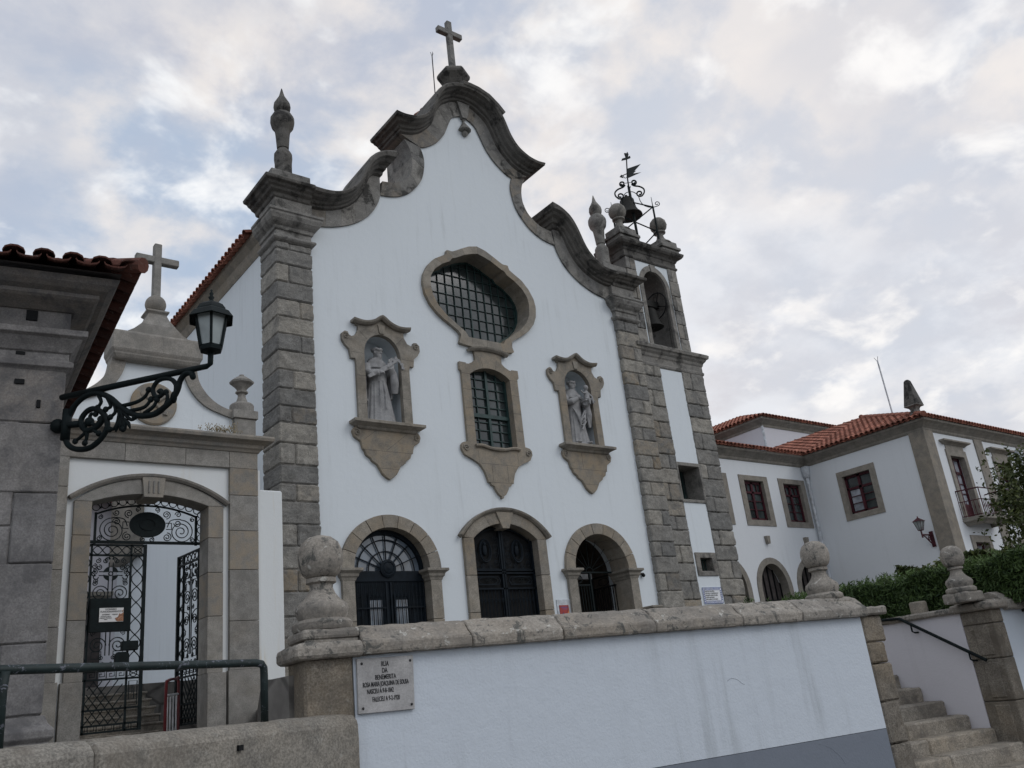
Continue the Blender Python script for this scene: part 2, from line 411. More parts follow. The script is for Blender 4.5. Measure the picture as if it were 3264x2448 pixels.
def tiles(mb, o, u, v, ulen, vf, pitch=.21, row=.36, seg=5, r=None, lo=.2, hi=.85, flat=1.):
    """barrel tiles: covers and channels; o eave corner, u along the eave, v up the slope, vf(x)->(v0,v1)"""
    o, u, v = V(o), V(u).normalized(), V(v).normalized(); nn = u.cross(v).normalized()
    if nn.z < 0: nn = -nn
    r = r or pitch*.36; i = 0; ncol = int(ulen/pitch)
    for i in range(ncol):
        x = (i+.5)*pitch; v0, v1 = vf(x)
        if v1-v0 < .05: continue
        k = 0; y = v0
        while y < v1-.02:
            ye = min(y+row*1.12, v1)
            mb.t = (random.uniform(lo, hi), 0, random.uniform(0, .5))
            for kind in (0, 1):
                xc = x+(pitch/2 if kind else 0); vs = []
                for yy, rr, lift in ((y, r*1.12, .022), (ye, r*.92, .0)):
                    for j in range(seg+1):
                        a = pi*j/seg
                        if kind == 0: p = o+u*(xc+rr*cos(a))+v*yy+nn*(rr*flat*sin(a)+lift)
                        else: p = o+u*(xc+rr*1.1*cos(a))+v*yy+nn*(-rr*.62*flat*sin(a)+lift+.006)
                        vs.append(tuple(p))
                # thickness
                n0 = len(vs)
                for q in list(vs): vs.append(tuple(V(q)-nn*.016))
                fs = []
                for j in range(seg):
                    fs.append((j, j+1, seg+1+j+1, seg+1+j)); fs.append((n0+j, n0+seg+1+j, n0+seg+2+j, n0+j+1)); fs.append((j, n0+j, n0+j+1, j+1))
                mb.add(vs, fs)
            y += row; k += 1

# ================================================================== ground
g = MB(); g.box(-400, 600, -400, 800, -1.9, -1.65); g.build('street', 'street', kind='structure')
g = MB(); g.hprism([(-30, 4.3), (0.0, 5.16), (3.4, 6.52), (2.98, 7.35), (6.75, 16.9), (6.75, 18.0), (-30, 18.0)], -1.6, -.15); g.build('forecourt', 'paving', kind='structure')
T0 = sp3(2.0, 7.28, 0); T1 = sp3(8.74, 7.28, 0); T2 = sp3(8.74, 9.62, 0); T3 = sp3(10.8, 9.62, 0); T4 = sp3(10.8, 7.28, 0); T5 = sp3(60, 7.28, 0)
g = MB(); g.hprism([(p.x, p.y) for p in (T0, T1, T2, T3, T4, T5)] + [(70, 60), (19.0, 60), (19.0, 17.9), (7.3, 17.9), (6.76, 16.9), (3.0, 7.4)], -1.6, .4); g.build('terrace', 'paving', kind='structure')
g = MB(); g.hprism([(2, 19.95), (7.5, 19.95), (7.5, 32), (2, 32)], -.1, 1.22); g.build('courtyard', 'paving', kind='structure')

# ================================================================== church
CX = 13.16
YF = 17.0
church = thing('church', 'white baroque church with curving stone gable, three arched doors and two statue niches', 'church', (CX, 17.4, .4))
inner = [(0, 16.24), (.15, 16.22), (.39, 16.08), (.53, 15.83), (.62, 15.62), (.75, 15.35), (.98, 15.05), (1.24, 14.83), (1.45, 14.7)]
neck_i = [(1.60, 14.65), (1.545, 14.5), (1.5, 14.27), (1.53, 13.95), (1.63, 13.6), (1.82, 13.3), (2.08, 13.03), (2.38, 12.85), (2.66, 12.76), (2.96, 12.715)]
low_i = [(2.96, 12.715), (3.05, 12.44), (3.25, 12.1), (3.53, 11.82), (3.86, 11.6), (4.28, 11.42), (4.7, 11.32), (5.02, 11.3)]
up_o = [(0, 16.72), (.33, 16.66), (.57, 16.52), (.8, 16.33), (.98, 16.0), (1.12, 15.64), (1.31, 15.38), (1.6, 15.1), (1.93, 14.94), (2.2, 14.885)]
neck_o = [(2.1, 14.75), (1.96, 14.5), (1.9, 14.2), (1.91, 13.9), (2.03, 13.6), (2.2, 13.42), (2.44, 13.25), (2.67, 13.19), (2.88, 13.16)]
low_o = [(2.95, 13.24), (3.16, 13.27), (3.32, 13.12), (3.43, 12.75), (3.65, 12.37), (3.93, 12.08), (4.32, 11.87), (4.72, 11.76), (5.0, 11.74)]
INN = cr(inner, 5)[:-1] + [(1.45, 14.7)] + cr(neck_i, 5)[:-1] + cr(low_i, 5)
wall_poly = mir(INN + [(5.75, 11.3), (5.75, .2)])
wall_poly = [(CX+x, z) for x, z in wall_poly]
holes = []
DC = (9.88, 13.09, 16.18)
d1 = arch(DC[0], 1.1, .42, 3.06, 4.1); d3 = arch(DC[2], 1.1, .42, 3.06, 4.1)
d2 = segarch(DC[1], 1.12, .42, 3.8, 4.34)
ov_o = [(0, 11.9), (.28, 11.83), (.52, 11.71), (.72, 11.60), (.86, 11.53), (1.02, 11.55), (1.055, 11.41), (1.2, 11.32), (1.46, 11.17), (1.68, 10.93), (1.83, 10.65), (1.87, 10.4), (1.83, 10.1), (1.7, 9.83), (1.5, 9.6), (1.3, 9.45), (1.05, 9.3), (.87, 9.18), (.82, 9.08), (.86, 8.96), (.895, 8.85), (.5, 8.81), (.48, 8.74), (0, 8.74)]
ov_i = [(0, 11.67), (.2, 11.62), (.45, 11.53), (.67, 11.41), (.8, 11.345), (.87, 11.335), (.95, 11.22), (1.2, 11.09), (1.46, 10.88), (1.6, 10.65), (1.635, 10.42), (1.59, 10.1), (1.44, 9.82), (1.2, 9.58), (.85, 9.34), (.65, 9.2), (.58, 9.07), (0, 9.07)]
ov_m = [(x*1.07, (z-10.4)*1.07+10.4) for x, z in ov_i]
WX = 13.13
h_ov = [(WX+x, z) for x, z in mir(ov_m)]
h_win = segarch(WX, .75, 6.0, 8.05, 8.32)
NX = (9.95, 16.21)
h_n = [arch(x, .56, 6.42, 8.15, 8.74, 14) for x in NX]
m = MB(); m.prism(wall_poly, YF, 17.9, [d1, d2, d3, h_ov, h_win]+h_n); m.build('facade_wall', 'white', church)
# niche interiors (plastered back, stone vault side) and dark church interior
for x in NX:
    m = MB(); a = arch(x, .565, 6.41, 8.15, 8.745, 14); b = arch(x, .70, 6.3, 8.15, 8.9, 14)
    m.prism(b, 17.0+.02, 17.55, [a[::-1]]); m.build('niche_vault', 'pier', church)
    m = MB(); m.box(x-.7, x+.7, 17.55, 17.6, 6.3, 8.9); m.build('niche_back', 'white', church)
# frieze band
fr_r = cr(up_o, 5) + cr(neck_o, 4) + cr(low_o, 5)
m = MB()
poly_r = [(CX+x, z) for x, z in INN] + [(CX+x, z) for x, z in reversed(fr_r)]
# split the band into blocks (radial joints between matching fractions)
def bandblocks(m, inn, out, nb, y0, y1, gap=.008, n=None, d=.9, cx=CX, sg=1, lo=.3, hi=.7):
    n = n or nb*8; A = resample(inn, n); B = resample(out, n); st = n//nb
    for k in range(nb):
        i0, i1 = k*st, (k+1)*st if k < nb-1 else n
        m.rt(lo, hi, .4, d); g = gap
        P = A[i0:i1+1] + B[i0:i1+1][::-1]
        c = V((sum(p[0] for p in P)/len(P), sum(p[1] for p in P)/len(P)))
        P = [(p[0]+(c.x-p[0])*g, p[1]+(c.y-p[1])*g) for p in P]
        m.prism([(cx+sg*p[0], p[1]) for p in P], y0-random.uniform(0, .006), y1)
cI = [cr(inner, 5)+[(1.6, 14.65)], cr(neck_i, 5), cr(low_i, 5)]
cO = [cr(up_o, 5), cr(neck_o, 4), cr(low_o, 5)]
for sg in (1, -1):
    m = MB()
    for i, (a, b, k) in enumerate(zip(cI, cO, (6, 4, 6))): bandblocks(m, a, b, k, 16.95, 17.9, sg=sg)
    m.build('gable_frieze', 'granite_d', church, bev=.008)
# cornices
CPROF = [(0, 17.95), (0, 16.95), (.03, 16.87), (.08, 16.85), (.095, 16.78), (.15, 16.74), (.175, 16.62), (.215, 16.57), (.235, 16.47), (.31, 16.44), (.345, 16.47), (.36, 16.6), (.33, 17.95)]
def cornice_loft(m, inn, out, sg, n=44, ret_at=0):
    """moulding stretched between its lower and upper edge curves, returning round the end of the scroll"""
    A = resample(inn, n); B = resample(out, n); k = len(CPROF); vs = []
    for i in range(n+1):
        for o, y in CPROF:
            u = o/.345; wx = u
            f = max(0, 1-(i if ret_at == 0 else n-i)/3)
            if f > 0: wx = u*(1-f)+f*min(1, max(0, 16.95-min(y, 16.95))/.5 if y < 17 else u)
            vs.append((CX+sg*(A[i][0]+(B[i][0]-A[i][0])*wx), y, A[i][1]+(B[i][1]-A[i][1])*u))
    fs = [(i*k+j, i*k+(j+1) % k, (i+1)*k+(j+1) % k, (i+1)*k+j) for i in range(n) for j in range(k)]
    e = 0 if ret_at == 0 else n*k; q = len(vs)
    vs += [(vs[e+j][0], 17.96, vs[e+j][2]) for j in range(k)]
    fs += [(e+j, e+(j+1) % k, q+(j+1) % k, q+j) for j in range(k)] + [tuple(range(q, q+k))]
    o_ = n*k if ret_at == 0 else 0; fs.append(tuple(range(o_, o_+k)))
    m.add(vs, fs)
UPO = [(0, 17.03), (.35, 17.0), (.62, 16.9), (.85, 16.77), (1.05, 16.55), (1.2, 16.28), (1.37, 15.82), (1.6, 15.48), (1.95, 15.27), (2.3, 15.2), (2.58, 15.22)]
LOO = [(2.66, 13.88), (3.01, 13.78), (3.35, 13.55), (3.56, 13.2), (3.75, 12.72), (3.97, 12.41), (4.33, 12.16), (4.67, 12.08), (5.03, 12.08)]
LOI = [(2.95, 13.24), (3.16, 13.24), (3.30, 13.08), (3.43, 12.75), (3.65, 12.37), (3.93, 12.08), (4.32, 11.87), (4.72, 11.76), (5.03, 11.74)]
for sg in (1, -1):
    m = MB(); m.t = (.5, 0, .5); cornice_loft(m, cr(up_o, 6), cr(UPO, 6), sg, 48, 1); m.build('gable_cornice', 'cornice', church, bev=.008)
    m = MB(); m.t = (.5, 0, .4); cornice_loft(m, cr(LOI, 6), cr(LOO, 6), sg, 44, 0); m.build('gable_cornice', 'cornice', church, bev=.008)
# saddle block over the apex
m = MB(); m.sweep([(CX+x, z) for x, z in [(1.0, 16.3), (.8, 16.5), (.55, 16.68), (.25, 16.77), (0, 16.79), (-.22, 16.78)]], [(.05, 17.95), (.1, 16.7), (.17, 16.52), (.2, 16.42), (.30, 16.40), (.35, 16.46), (.31, 17.95)]); m.build('apex_block', 'cornice', church, bev=.012)
# keystone pendant
m = MB(); m.prism([(CX-.21, 16.7), (CX+.24, 16.7), (CX+.1, 16.17), (CX-.07, 16.17)], 16.87, 17.2)
m.lathe(CX+.01, 16.95, [(.02, 16.17), (.05, 16.12), (.02, 16.07), (.19, 15.79), (.2, 15.76), (.17, 15.74), (.06, 15.74), (.09, 15.68), (.09, 15.63), (.05, 15.58), (.0, 15.57)], 12)
m.build('pendant_keystone', 'granite_d', church, bev=.006)
# corner pilasters
for sg in (1, -1):
    x0, x1 = (CX+5.0, CX+5.88) if sg == 1 else (CX-5.88, CX-5.0)
    core = MB(); core.t = (.4, 0, .3); core.box(x0+.02, x1-.02, 16.88, 17.74, .3, 11.75); p = core.build('corner_pilaster', 'mortar', church)
    m = MB(); blocks(m, x0, x1, 16.85, 17.76, .4, 10.6); m.build('quoin', 'quoin', p, bev=.03, rough=(4, .05, .16))
    m = MB(); m.t = (.5, 0, .4)
    pl = [(x1, 17.76), (x1, 16.85), (x0, 16.85), (x0, 17.76)]
    m.plan(pl[::-1], [(-.1, 10.58), (.0, 10.58), (.06, 10.62), (.09, 10.66), (.09, 10.7), (.06, 10.73), (.0, 10.74), (.0, 10.88), (.04, 10.9), (.05, 10.98), (.12, 11.04), (.17, 11.1), (.21, 11.2), (.21, 11.26), (.24, 11.28), (.24, 11.34), (.03, 11.36), (.03, 11.74), (.02, 11.75), (-.1, 11.75)])
    m.build('capital', 'granite_d', p, bev=.008)
    m = MB(); m.t = (.5, 0, .6)
    pl = [(x0, 17.76), (x0, 16.85), (x1, 16.85), (x1, 17.76)]
    if sg == 1: pl = [(CX+5.02, 16.85), (x1, 16.85), (x1, 17.9)]
    else: pl = [(x0, 17.9), (x0, 16.85), (CX-5.02, 16.85)]
    m.plan(pl, [(-.3, 11.73), (.04, 11.73), (.07, 11.76), (.09, 11.83), (.17, 11.87), (.2, 11.92), (.26, 11.95), (.29, 12.0), (.37, 12.02), (.39, 12.09), (.35, 12.13), (-.3, 12.17)])
    m.box(x0+.0, x1-.0, 17.0, 17.8, 12.05, 12.2)
    m.build('cornice', 'cornice', p, bev=.01)
    c = (x0+x1)/2-.02*sg
    pn = MB(); pn.t = (.45, 0, .4); pn.hprism([(c-.5, 16.95), (c+.5, 16.95), (c+.5, 17.85), (c-.5, 17.85)], 12.1, 12.62)
    po = pn.build('pinnacle_base', 'granite_d', church, bev=.015)
    m = MB(); m.t = (.5, 0, .5)
    m.lathe(c, 17.4, [(.3, 12.58), (.24, 12.66), (.21, 12.9), (.21, 13.12), (.225, 13.27), (.22, 13.4), (.17, 13.49), (.13, 13.54), (.12, 13.57), (.145, 13.58), (.15, 13.62), (.17, 13.9), (.185, 14.05), (.2, 14.12), (.27, 14.22), (.30, 14.36), (.295, 14.48), (.23, 14.6), (.165, 14.64), (.15, 14.68), (.2, 14.74), (.215, 14.83), (.20, 14.94), (.14, 15.05), (.075, 15.17), (.04, 15.3), (.012, 15.42)], 18)
    m.build('pinnacle', 'cornice' if sg == -1 else 'granite_d', po, smooth='auto')
# cross at the apex
m = MB(); m.t = (.5, 0, .6)
m.lathe(CX, 17.2, [(.28, 16.95), (.28, 17.2), (.24, 17.26), (.2, 17.34), (.24, 17.4), (.26, 17.46), (.36, 17.62), (.5, 17.78), (.52, 17.86), (.46, 17.96), (.3, 18.08), (.2, 18.14), (.14, 18.2)], 6)
gx = m.build('gable_cross', 'cornice', church, bev=.02)
m = MB(); m.t = (.4, 0, .4); m.box(CX-.085, CX+.085, 17.12, 17.28, 18.15, 19.95); m.box(CX-.44, CX+.44, 17.115, 17.285, 19.42, 19.6); m.build('cross', 'granite_d', gx, bev=.012)

def surround(pts_out, hole, y0, y1, name, mat, parent, bev=.012, t=(.5, 0, .2)):
    m = MB(); m.t = t; m.prism(pts_out, y0, y1, [hole]); return m.build(name, mat, parent, bev=bev)
# oval window over the axis
A = resample(ov_o, 80); B = resample(ov_i, 80)
win = None
m = MB()
for sg in (1, -1):
    for k in range(10):
        m.rt(.35, .65, .5, .15); i0, i1 = k*8, k*8+8
        P = A[i0:i1+1]+B[i0:i1+1][::-1]
        c = V((sum(p[0] for p in P)/len(P), sum(p[1] for p in P)/len(P))); P = [(p[0]+(c.x-p[0])*.008, p[1]+(c.y-p[1])*.008) for p in P]
        m.prism([(WX+sg*p[0], p[1]) for p in P], 16.9, 17.56)
rose = m.build('oval_window', 'granite', church, bev=.008)
m = MB(); m.prism([(WX+x*1.03, (z-10.4)*1.03+10.4) for x, z in mir(ov_i)], 17.5, 17.56); m.build('pane', 'glass', rose)
m = MB()
sp_ = mir(ov_i)
def span(poly, v, ax):
    o = []
    for i in range(len(poly)):
        a, b = poly[i], poly[(i+1) % len(poly)]
        if (a[ax]-v)*(b[ax]-v) < 0: o.append(a[1-ax]+(b[1-ax]-a[1-ax])*(v-a[ax])/(b[ax]-a[ax]))
    return sorted(o)
for k in range(-6, 7):
    v = k*.255+.001; s_ = span(sp_, v, 0)
    w_ = .015 if k % 6 == 0 else .006
    if len(s_) > 1: m.box(WX+v-w_, WX+v+w_, 17.46, 17.5, s_[0], s_[-1])
for k in range(8):
    z = 9.34+k*.30; s_ = span(sp_, z, 1)
    if len(s_) > 1: m.box(WX+s_[0], WX+s_[-1], 17.465, 17.495, z-.006, z+.006)
fr = [(x*.965, (z-10.4)*.965+10.4) for x, z in sp_]
m.prism([(WX+x, z) for x, z in sp_], 17.45, 17.5, [[(WX+x, z) for x, z in fr][::-1]])
m.build('glazing_bars', 'winframe', rose)
# central window
w_o = [(0, 8.8), (.3, 8.79), (.45, 8.74), (.43, 8.55), (.43, 8.46), (.52, 8.38), (.66, 8.315), (.74, 8.31), (.74, 8.335), (.95, 8.34), (.955, 8.13), (.9, 8.07), (.905, 6.2), (1.05, 6.17), (1.11, 6.1), (1.115, 6.0), (1.03, 5.85), (.8, 5.75), (.6, 5.64), (.47, 5.46), (.40, 5.25), (.39, 5.19), (.33, 5.18), (.3, 5.12), (.22, 5.09), (.2, 5.02), (.11, 4.89), (.03, 4.84), (.03, 4.8), (0, 4.79)]
h = segarch(WX, .645, 6.12, 8.03, 8.27)
cw = surround([(WX+x, z) for x, z in mir(w_o)], h[::-1], 16.92, 17.42, 'central_window', 'granite', church, .015, (.55, .4, .15))
m = MB(); m.t = (.45, 0, .5)
m.sweep([(WX+x, z) for x, z in cr([(.62, 8.7), (.45, 8.745), (.25, 8.775), (0, 8.785), (-.25, 8.775), (-.45, 8.745), (-.62, 8.7)], 3)], [(0, 17.0), (-.05, 16.88), (0, 16.82), (.045, 16.8), (.05, 17.0)])
m.build('hood_moulding', 'granite', cw, bev=.004)
m = MB(); m.t = (.5, .4, .3)
m.sweep([(WX+x, z) for x, z in cr([(.7, 6.1), (.5, 6.12), (.25, 6.07), (0, 6.05), (-.25, 6.07), (-.5, 6.12), (-.7, 6.1)], 4)], [(-.04, 17.3), (-.04, 16.86), (.0, 16.84), (.035, 16.86), (.03, 17.3)])
m.build('sill', 'granite', cw, bev=.004)
for sg in (1, -1):
    m = MB(); m.tube([(WX+sg*(.98+x), 16.9, 6.02+z) for x, z in spiral(0, 0, .085, .02, 0, 1.4, 20)], .016); m.build('volute', 'granite', cw)
m = MB(); m.box(WX-.7, WX+.7, 17.34, 17.36, 6.0, 8.35); m.build('pane', 'glass', cw).location.y = -.15
m = MB(); m.box(WX-.65, WX+.65, 17.26, 17.34, 6.95, 7.05); m.box(WX-.035, WX+.035, 17.27, 17.34, 6.1, 8.3)
for sg in (1, -1):
    m.box(WX+sg*.64-.05, WX+sg*.64+.05, 17.27, 17.34, 6.1, 8.2); m.box(WX+sg*.34-.012, WX+sg*.34+.012, 17.3, 17.335, 6.1, 8.25)
for z in (6.14, 6.36, 6.62, 6.84, 7.26, 7.5, 7.76, 8.02): m.box(WX-.65, WX+.65, 17.3, 17.335, z-.012, z+.012)
m.build('sash', 'winframe', cw).location.y = -.15
# niches
n_o = [(0, 9.1), (.2, 8.965), (.4, 8.9), (.6, 8.895), (.7, 8.9), (.66, 8.84), (.62, 8.82), (.63, 8.7), (.71, 8.56), (.81, 8.52), (.88, 8.55), (.90, 8.62), (.98, 8.63), (1.06, 8.56), (1.065, 8.41), (.99, 8.28), (.88, 8.18), (.85, 7.96), (.74, 7.965), (.72, 7.87), (.72, 6.36)]
b_o = [(0, 6.3), (.76, 6.3), (.86, 6.25), (.905, 6.16), (.86, 6.03), (.7, 5.93), (.66, 5.76), (.61, 5.71), (.58, 5.62), (.47, 5.55), (.44, 5.49), (.31, 5.41), (.25, 5.31), (.19, 5.21), (.1, 5.13), (0, 5.07)]
def smooth_half(p, keep): return p
for i, x in enumerate(NX):
    h = arch(x, .49, 6.36, 8.15, 8.68, 16)
    # head and jambs round the opening: outline without a bottom
    half = n_o
    outl = [(x+a, z) for a, z in half] + [(x+.49, 6.36)] + h[::-1][1:-1] + [(x-.49, 6.36)] + [(x-a, z) for a, z in reversed(half)][:-1]
    m = MB(); m.t = (.45, .3 if i else 0, .25); m.prism(outl, 16.92, 17.06)
    nf = m.build('niche_surround', 'granite', church, bev=.012)
    m = MB(); m.t = (.4, 0, .5)
    hood = cr([(.78, 8.93), (.58, 8.9), (.4, 8.91), (.2, 8.985), (.06, 9.09), (0, 9.12)], 4); hood = hood+[(-a, z) for a, z in hood[::-1][1:]]
    m.sweep([(x+a, z) for a, z in hood], [(-.03, 17.0), (-.05, 16.86), (-.01, 16.8), (.035, 16.78), (.045, 16.83), (.04, 17.0)])
    m.build('hood_moulding', 'granite', nf, bev=.006)
    for sg in (1, -1):
        for ax, az in ((.955, 8.5), (.79, 6.13)):
            m = MB(); m.tube([(x+sg*(ax+p), 16.905, az+z) for p, z in spiral(0, 0, .08, .018, pi*.3, 1.4, 20)], .014); m.build('volute', 'granite', nf)
    m = MB(); m.prism([(x-.1, 8.93), (x+.1, 8.93), (x+.06, 8.7), (x-.06, 8.7)], 16.89, 17.05); m.build('keystone', 'granite', nf, bev=.006)
    m = MB(); m.t = (.5, .5, .25); m.prism([(x+a, z) for a, z in mir(b_o)], 16.92, 17.04); m.build('bracket', 'granite', nf, bev=.012)
    m = MB(); m.t = (.5, 0, .4)
    m.plan([(x-.74, 17.04), (x-.74, 16.9), (x+.74, 16.9), (x+.74, 17.04)], [(-.1, 6.22), (0, 6.22), (.03, 6.24), (.06, 6.28), (.16, 6.33), (.2, 6.34), (.2, 6.41), (.17, 6.42), (-.1, 6.425)])
    m.box(x-.66, x+.66, 16.96, 17.5, 6.3, 6.42)
    m.build('shelf', 'granite', nf, bev=.006)
# masonry joints of the carved surrounds
def joints(segs, parent, y=16.918, w_=.009):
    m = MB(); m.t = (.2, 0, .5)
    for (x0, z0), (x1, z1) in segs:
        d = V((x1-x0, z1-z0)).normalized(); n_ = V((-d.y, d.x))*w_/2
        m.prism([(x0+n_.x, z0+n_.y), (x1+n_.x, z1+n_.y), (x1-n_.x, z1-n_.y), (x0-n_.x, z0-n_.y)], y, y+.01)
    j = m.build('joint', 'cornice'); me = parent.data; k = len(me.polygons); bm = bmesh.new(); bm.from_mesh(me); bm.from_mesh(j.data); bm.faces.ensure_lookup_table()
    for f in bm.faces[k:]: f.material_index = 1
    bm.to_mesh(me); bm.free(); me.materials.append(M['cornice']); jm = j.data; bpy.data.objects.remove(j); bpy.data.meshes.remove(jm)
    for md_ in parent.modifiers: md_.width = .003
for i, x in enumerate(NX):
    q = [o_ for o_ in church.children if o_.name.startswith('niche_surround')][i]
    seg_ = [((x-.86, 8.12), (x-.49, 8.12)), ((x+.49, 8.12), (x+.86, 8.12)), ((x-.71, 7.55), (x-.49, 7.55)), ((x+.49, 7.1), (x+.71, 7.1)), ((x-.71, 6.85), (x-.49, 6.85)), ((x-.4, 8.5), (x-.62, 8.72)), ((x+.4, 8.5), (x+.62, 8.72)), ((x-.66, 5.74), (x+.66, 5.74)), ((x-.26, 5.33), (x+.26, 5.33))]
    seg_ += [((x-.62, 5.98), (x-.3, 6.22)), ((x-.05, 5.76), (x+.52, 6.2))] if i == 0 else [((x-.22, 5.75), (x-.22, 6.22))]
    joints(seg_, q)
joints([((WX+sg*.645, z), (WX+sg*.905, z)) for sg in (1, -1) for z in (8.03, 7.6, 7.1, 6.62)] + [((WX-.62, 5.66), (WX+.62, 5.66)), ((WX-.38, 5.19), (WX+.38, 5.19)), ((WX-.24, 5.2), (WX-.24, 5.64)), ((WX+.24, 5.2), (WX+.24, 5.64)), ((WX-.2, 8.26), (WX-.26, 8.55)), ((WX+.2, 8.26), (WX+.26, 8.55)), ((WX-.62, 6.0), (WX-.62, 5.68)), ((WX+.62, 6.0), (WX+.62, 5.68))], cw)
# round-arched side doorways
def voussoirs(m, cx, ro, ri, zs, zo, zi, n, y0, y1, o=.3):
    for k in range(n):
        a0, a1 = pi*k/n, pi*(k+1)/n; g = .006; m.rt(.35, .65, o, .15)
        P = [(cx+ro*cos(a0+g+(a1-a0-2*g)*j/4), zs+zo*sin(a0+g+(a1-a0-2*g)*j/4)) for j in range(5)]
        P += [(cx+ri*cos(a1-g-(a1-a0-2*g)*j/4), zs+zi*sin(a1-g-(a1-a0-2*g)*j/4)) for j in range(5)]
        m.prism(P, y0-random.uniform(0, .006), y1)
for i, x in ((0, DC[0]), (2, DC[2])):
    m = MB(); voussoirs(m, x, 1.26, .95, 3.06, 1.2, .91, 9, 16.91, 17.6)
    for sg in (1, -1):
        z = .4
        for zz in (1.05, 1.95, 2.84):
            m.rt(.35, .65, .3, .2); a, b = sorted((x+sg*.95, x+sg*1.24)); m.box(a, b, 16.91, 17.6, z+.005, zz-.005); z = zz
    ds = m.build('doorway', 'granite', church, bev=.008)
    for sg in (1, -1):
        m = MB(); m.t = (.45, 0, .3)
        a, b = sorted((x+sg*.93, x+sg*1.25))
        m.plan([(a, 17.6), (a, 16.905), (b, 16.905), (b, 17.05)] if sg == 1 else [(a, 17.05), (a, 16.905), (b, 16.905), (b, 17.6)], [(-.1, 2.8), (0, 2.8), (.02, 2.86), (.05, 2.89), (.06, 2.95), (.1, 2.98), (.13, 3.0), (.13, 3.055), (-.1, 3.06)])
        m.build('impost', 'granite', ds, bev=.005)
    if i == 0:      # glazed door leaf with fanlight
        m = MB(); m.prism(arch(x, .97, 2.55, 3.06, 4.0), 17.5, 17.53); m.build('fanlight', 'glassblue', ds).location.y = -.24
        m = MB()
        m.prism(arch(x, .97, 3.0, 3.06, 4.0), 17.42, 17.5, [arch(x, .87, 3.05, 3.06, 3.87)[::-1]])
        m.box(x-.97, x+.97, 17.4, 17.5, 2.82, 3.04)
        for k in range(1, 8):
            a = pi*k/8; m.tube([(x+.2*cos(a), 17.46, 3.06+.2*sin(a)), (x+.9*cos(a), 17.46, 3.06+.87*sin(a))], .016, 4)
        for r_ in (.45, .72): m.tube([(p, 17.46, z) for p, z in ring(x, 3.06, r_, r_*.96, 24, 0, pi)], .016, 4)
        m.lathe(0, 0, [(.01, 0), (.2, 0), (.2, .03), (.15, .05), (.13, .035), (.1, .05), (.01, .07)], 20); k = len(m.v)-7*20
        for q in range(k, len(m.v)): vx, vy, vz = m.v[q]; m.v[q] = (x+vx, 17.4-vz, 3.1+vy)
        m.build('fanlight_bars', 'door', ds).location.y = -.24
        m = MB(); m.box(x-.97, x+.97, 17.44, 17.5, .4, 2.82); dl = m.build('door_leaf', 'door', ds); dl.location.y = -.24
        m = MB()
        for sg in (1, -1):
            for a, b, z0, z1 in ((.12, .52, .6, 2.5), (.62, .9, .6, 2.5)):
                a, b = sorted((x+sg*a, x+sg*b)); m.box(a, b, 17.42, 17.44, z0, z0+.05); m.box(a, b, 17.42, 17.44, z1, z1+.05); m.box(a, a+.05, 17.42, 17.44, z0, z1); m.box(b-.05, b, 17.42, 17.44, z0, z1)
            m.box(x-.02+sg*.06, x+.02+sg*.06, 17.40, 17.44, .4, 2.8)
            for k in range(9): xx = x+sg*(.12+k*.095); m.tube([(xx, 17.39, .5), (xx, 17.39, 1.6), (xx, 17.39, 1.72), (xx, 17.39, 1.84), (xx, 17.39, 2.8)], [.012, .012, .024, .012, .012], 5)
            for zz in (1.35, 2.25): m.box(*sorted((x+sg*.1, x+sg*.92)), 17.38, 17.40, zz-.015, zz+.015)
        m.build('door_grille', 'door', dl)
        m = MB()
        for sg in (1, -1):
            for c in (.32,): m.box(x+sg*c-.17, x+sg*c+.17, 17.43, 17.437, 1.1, 2.42)
        m.build('pane', 'glassblue', dl)
    else:           # open porch closed by an iron gate
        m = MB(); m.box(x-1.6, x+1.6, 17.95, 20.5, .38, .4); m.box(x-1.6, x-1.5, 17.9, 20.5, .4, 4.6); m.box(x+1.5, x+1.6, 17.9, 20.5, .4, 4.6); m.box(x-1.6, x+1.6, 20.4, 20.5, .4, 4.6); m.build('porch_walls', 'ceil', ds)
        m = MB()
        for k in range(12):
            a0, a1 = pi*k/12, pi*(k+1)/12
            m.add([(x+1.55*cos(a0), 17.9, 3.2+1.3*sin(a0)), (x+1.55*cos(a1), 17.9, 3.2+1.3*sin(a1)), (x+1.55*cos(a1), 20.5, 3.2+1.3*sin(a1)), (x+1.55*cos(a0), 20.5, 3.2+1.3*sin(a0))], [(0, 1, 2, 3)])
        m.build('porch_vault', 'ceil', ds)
        m = MB(); m.box(x+.35, x+.75, 18.2, 18.32, 3.0, 3.14); m.build('porch_light', 'whitepaint', ds)
        m = MB()
        m.box(x-.95, x+.95, 17.43, 17.47, 3.03, 3.07)
        for k in range(1, 8):
            a = pi*k/8; m.tube([(x+.12*cos(a), 17.45, 3.06+.12*sin(a)), (x+.93*cos(a), 17.45, 3.06+.9*sin(a))], .009, 4)
        m.tube([(p, 17.45, z) for p, z in ring(x, 3.06, .12, .12, 16, 0, pi)], .012, 4)
        for k in range(10):
            xx = x-.93+k*.093; m.box(xx-.009, xx+.009, 17.44, 17.46, .45, 2.72)
        m.box(x-.95, x-.02, 17.43, 17.47, 2.7, 2.74); m.box(x-.05, x, 17.42, 17.48, .45, 3.04); m.box(x-.95, x-.02, 17.43, 17.47, .5, .54)
        m.tube([(p, 17.45, z) for p, z in ring(x-.5, 2.88, .2, .11, 20)], .012, 4)
        gl = m.build('porch_gate', 'iron', ds)
        m = MB()        # the other leaf stands open, swung inwards
        for k in range(10):
            yy = 17.5+k*.09; m.box(x+.90, x+.918, yy-.009, yy+.009, .45, 2.72)
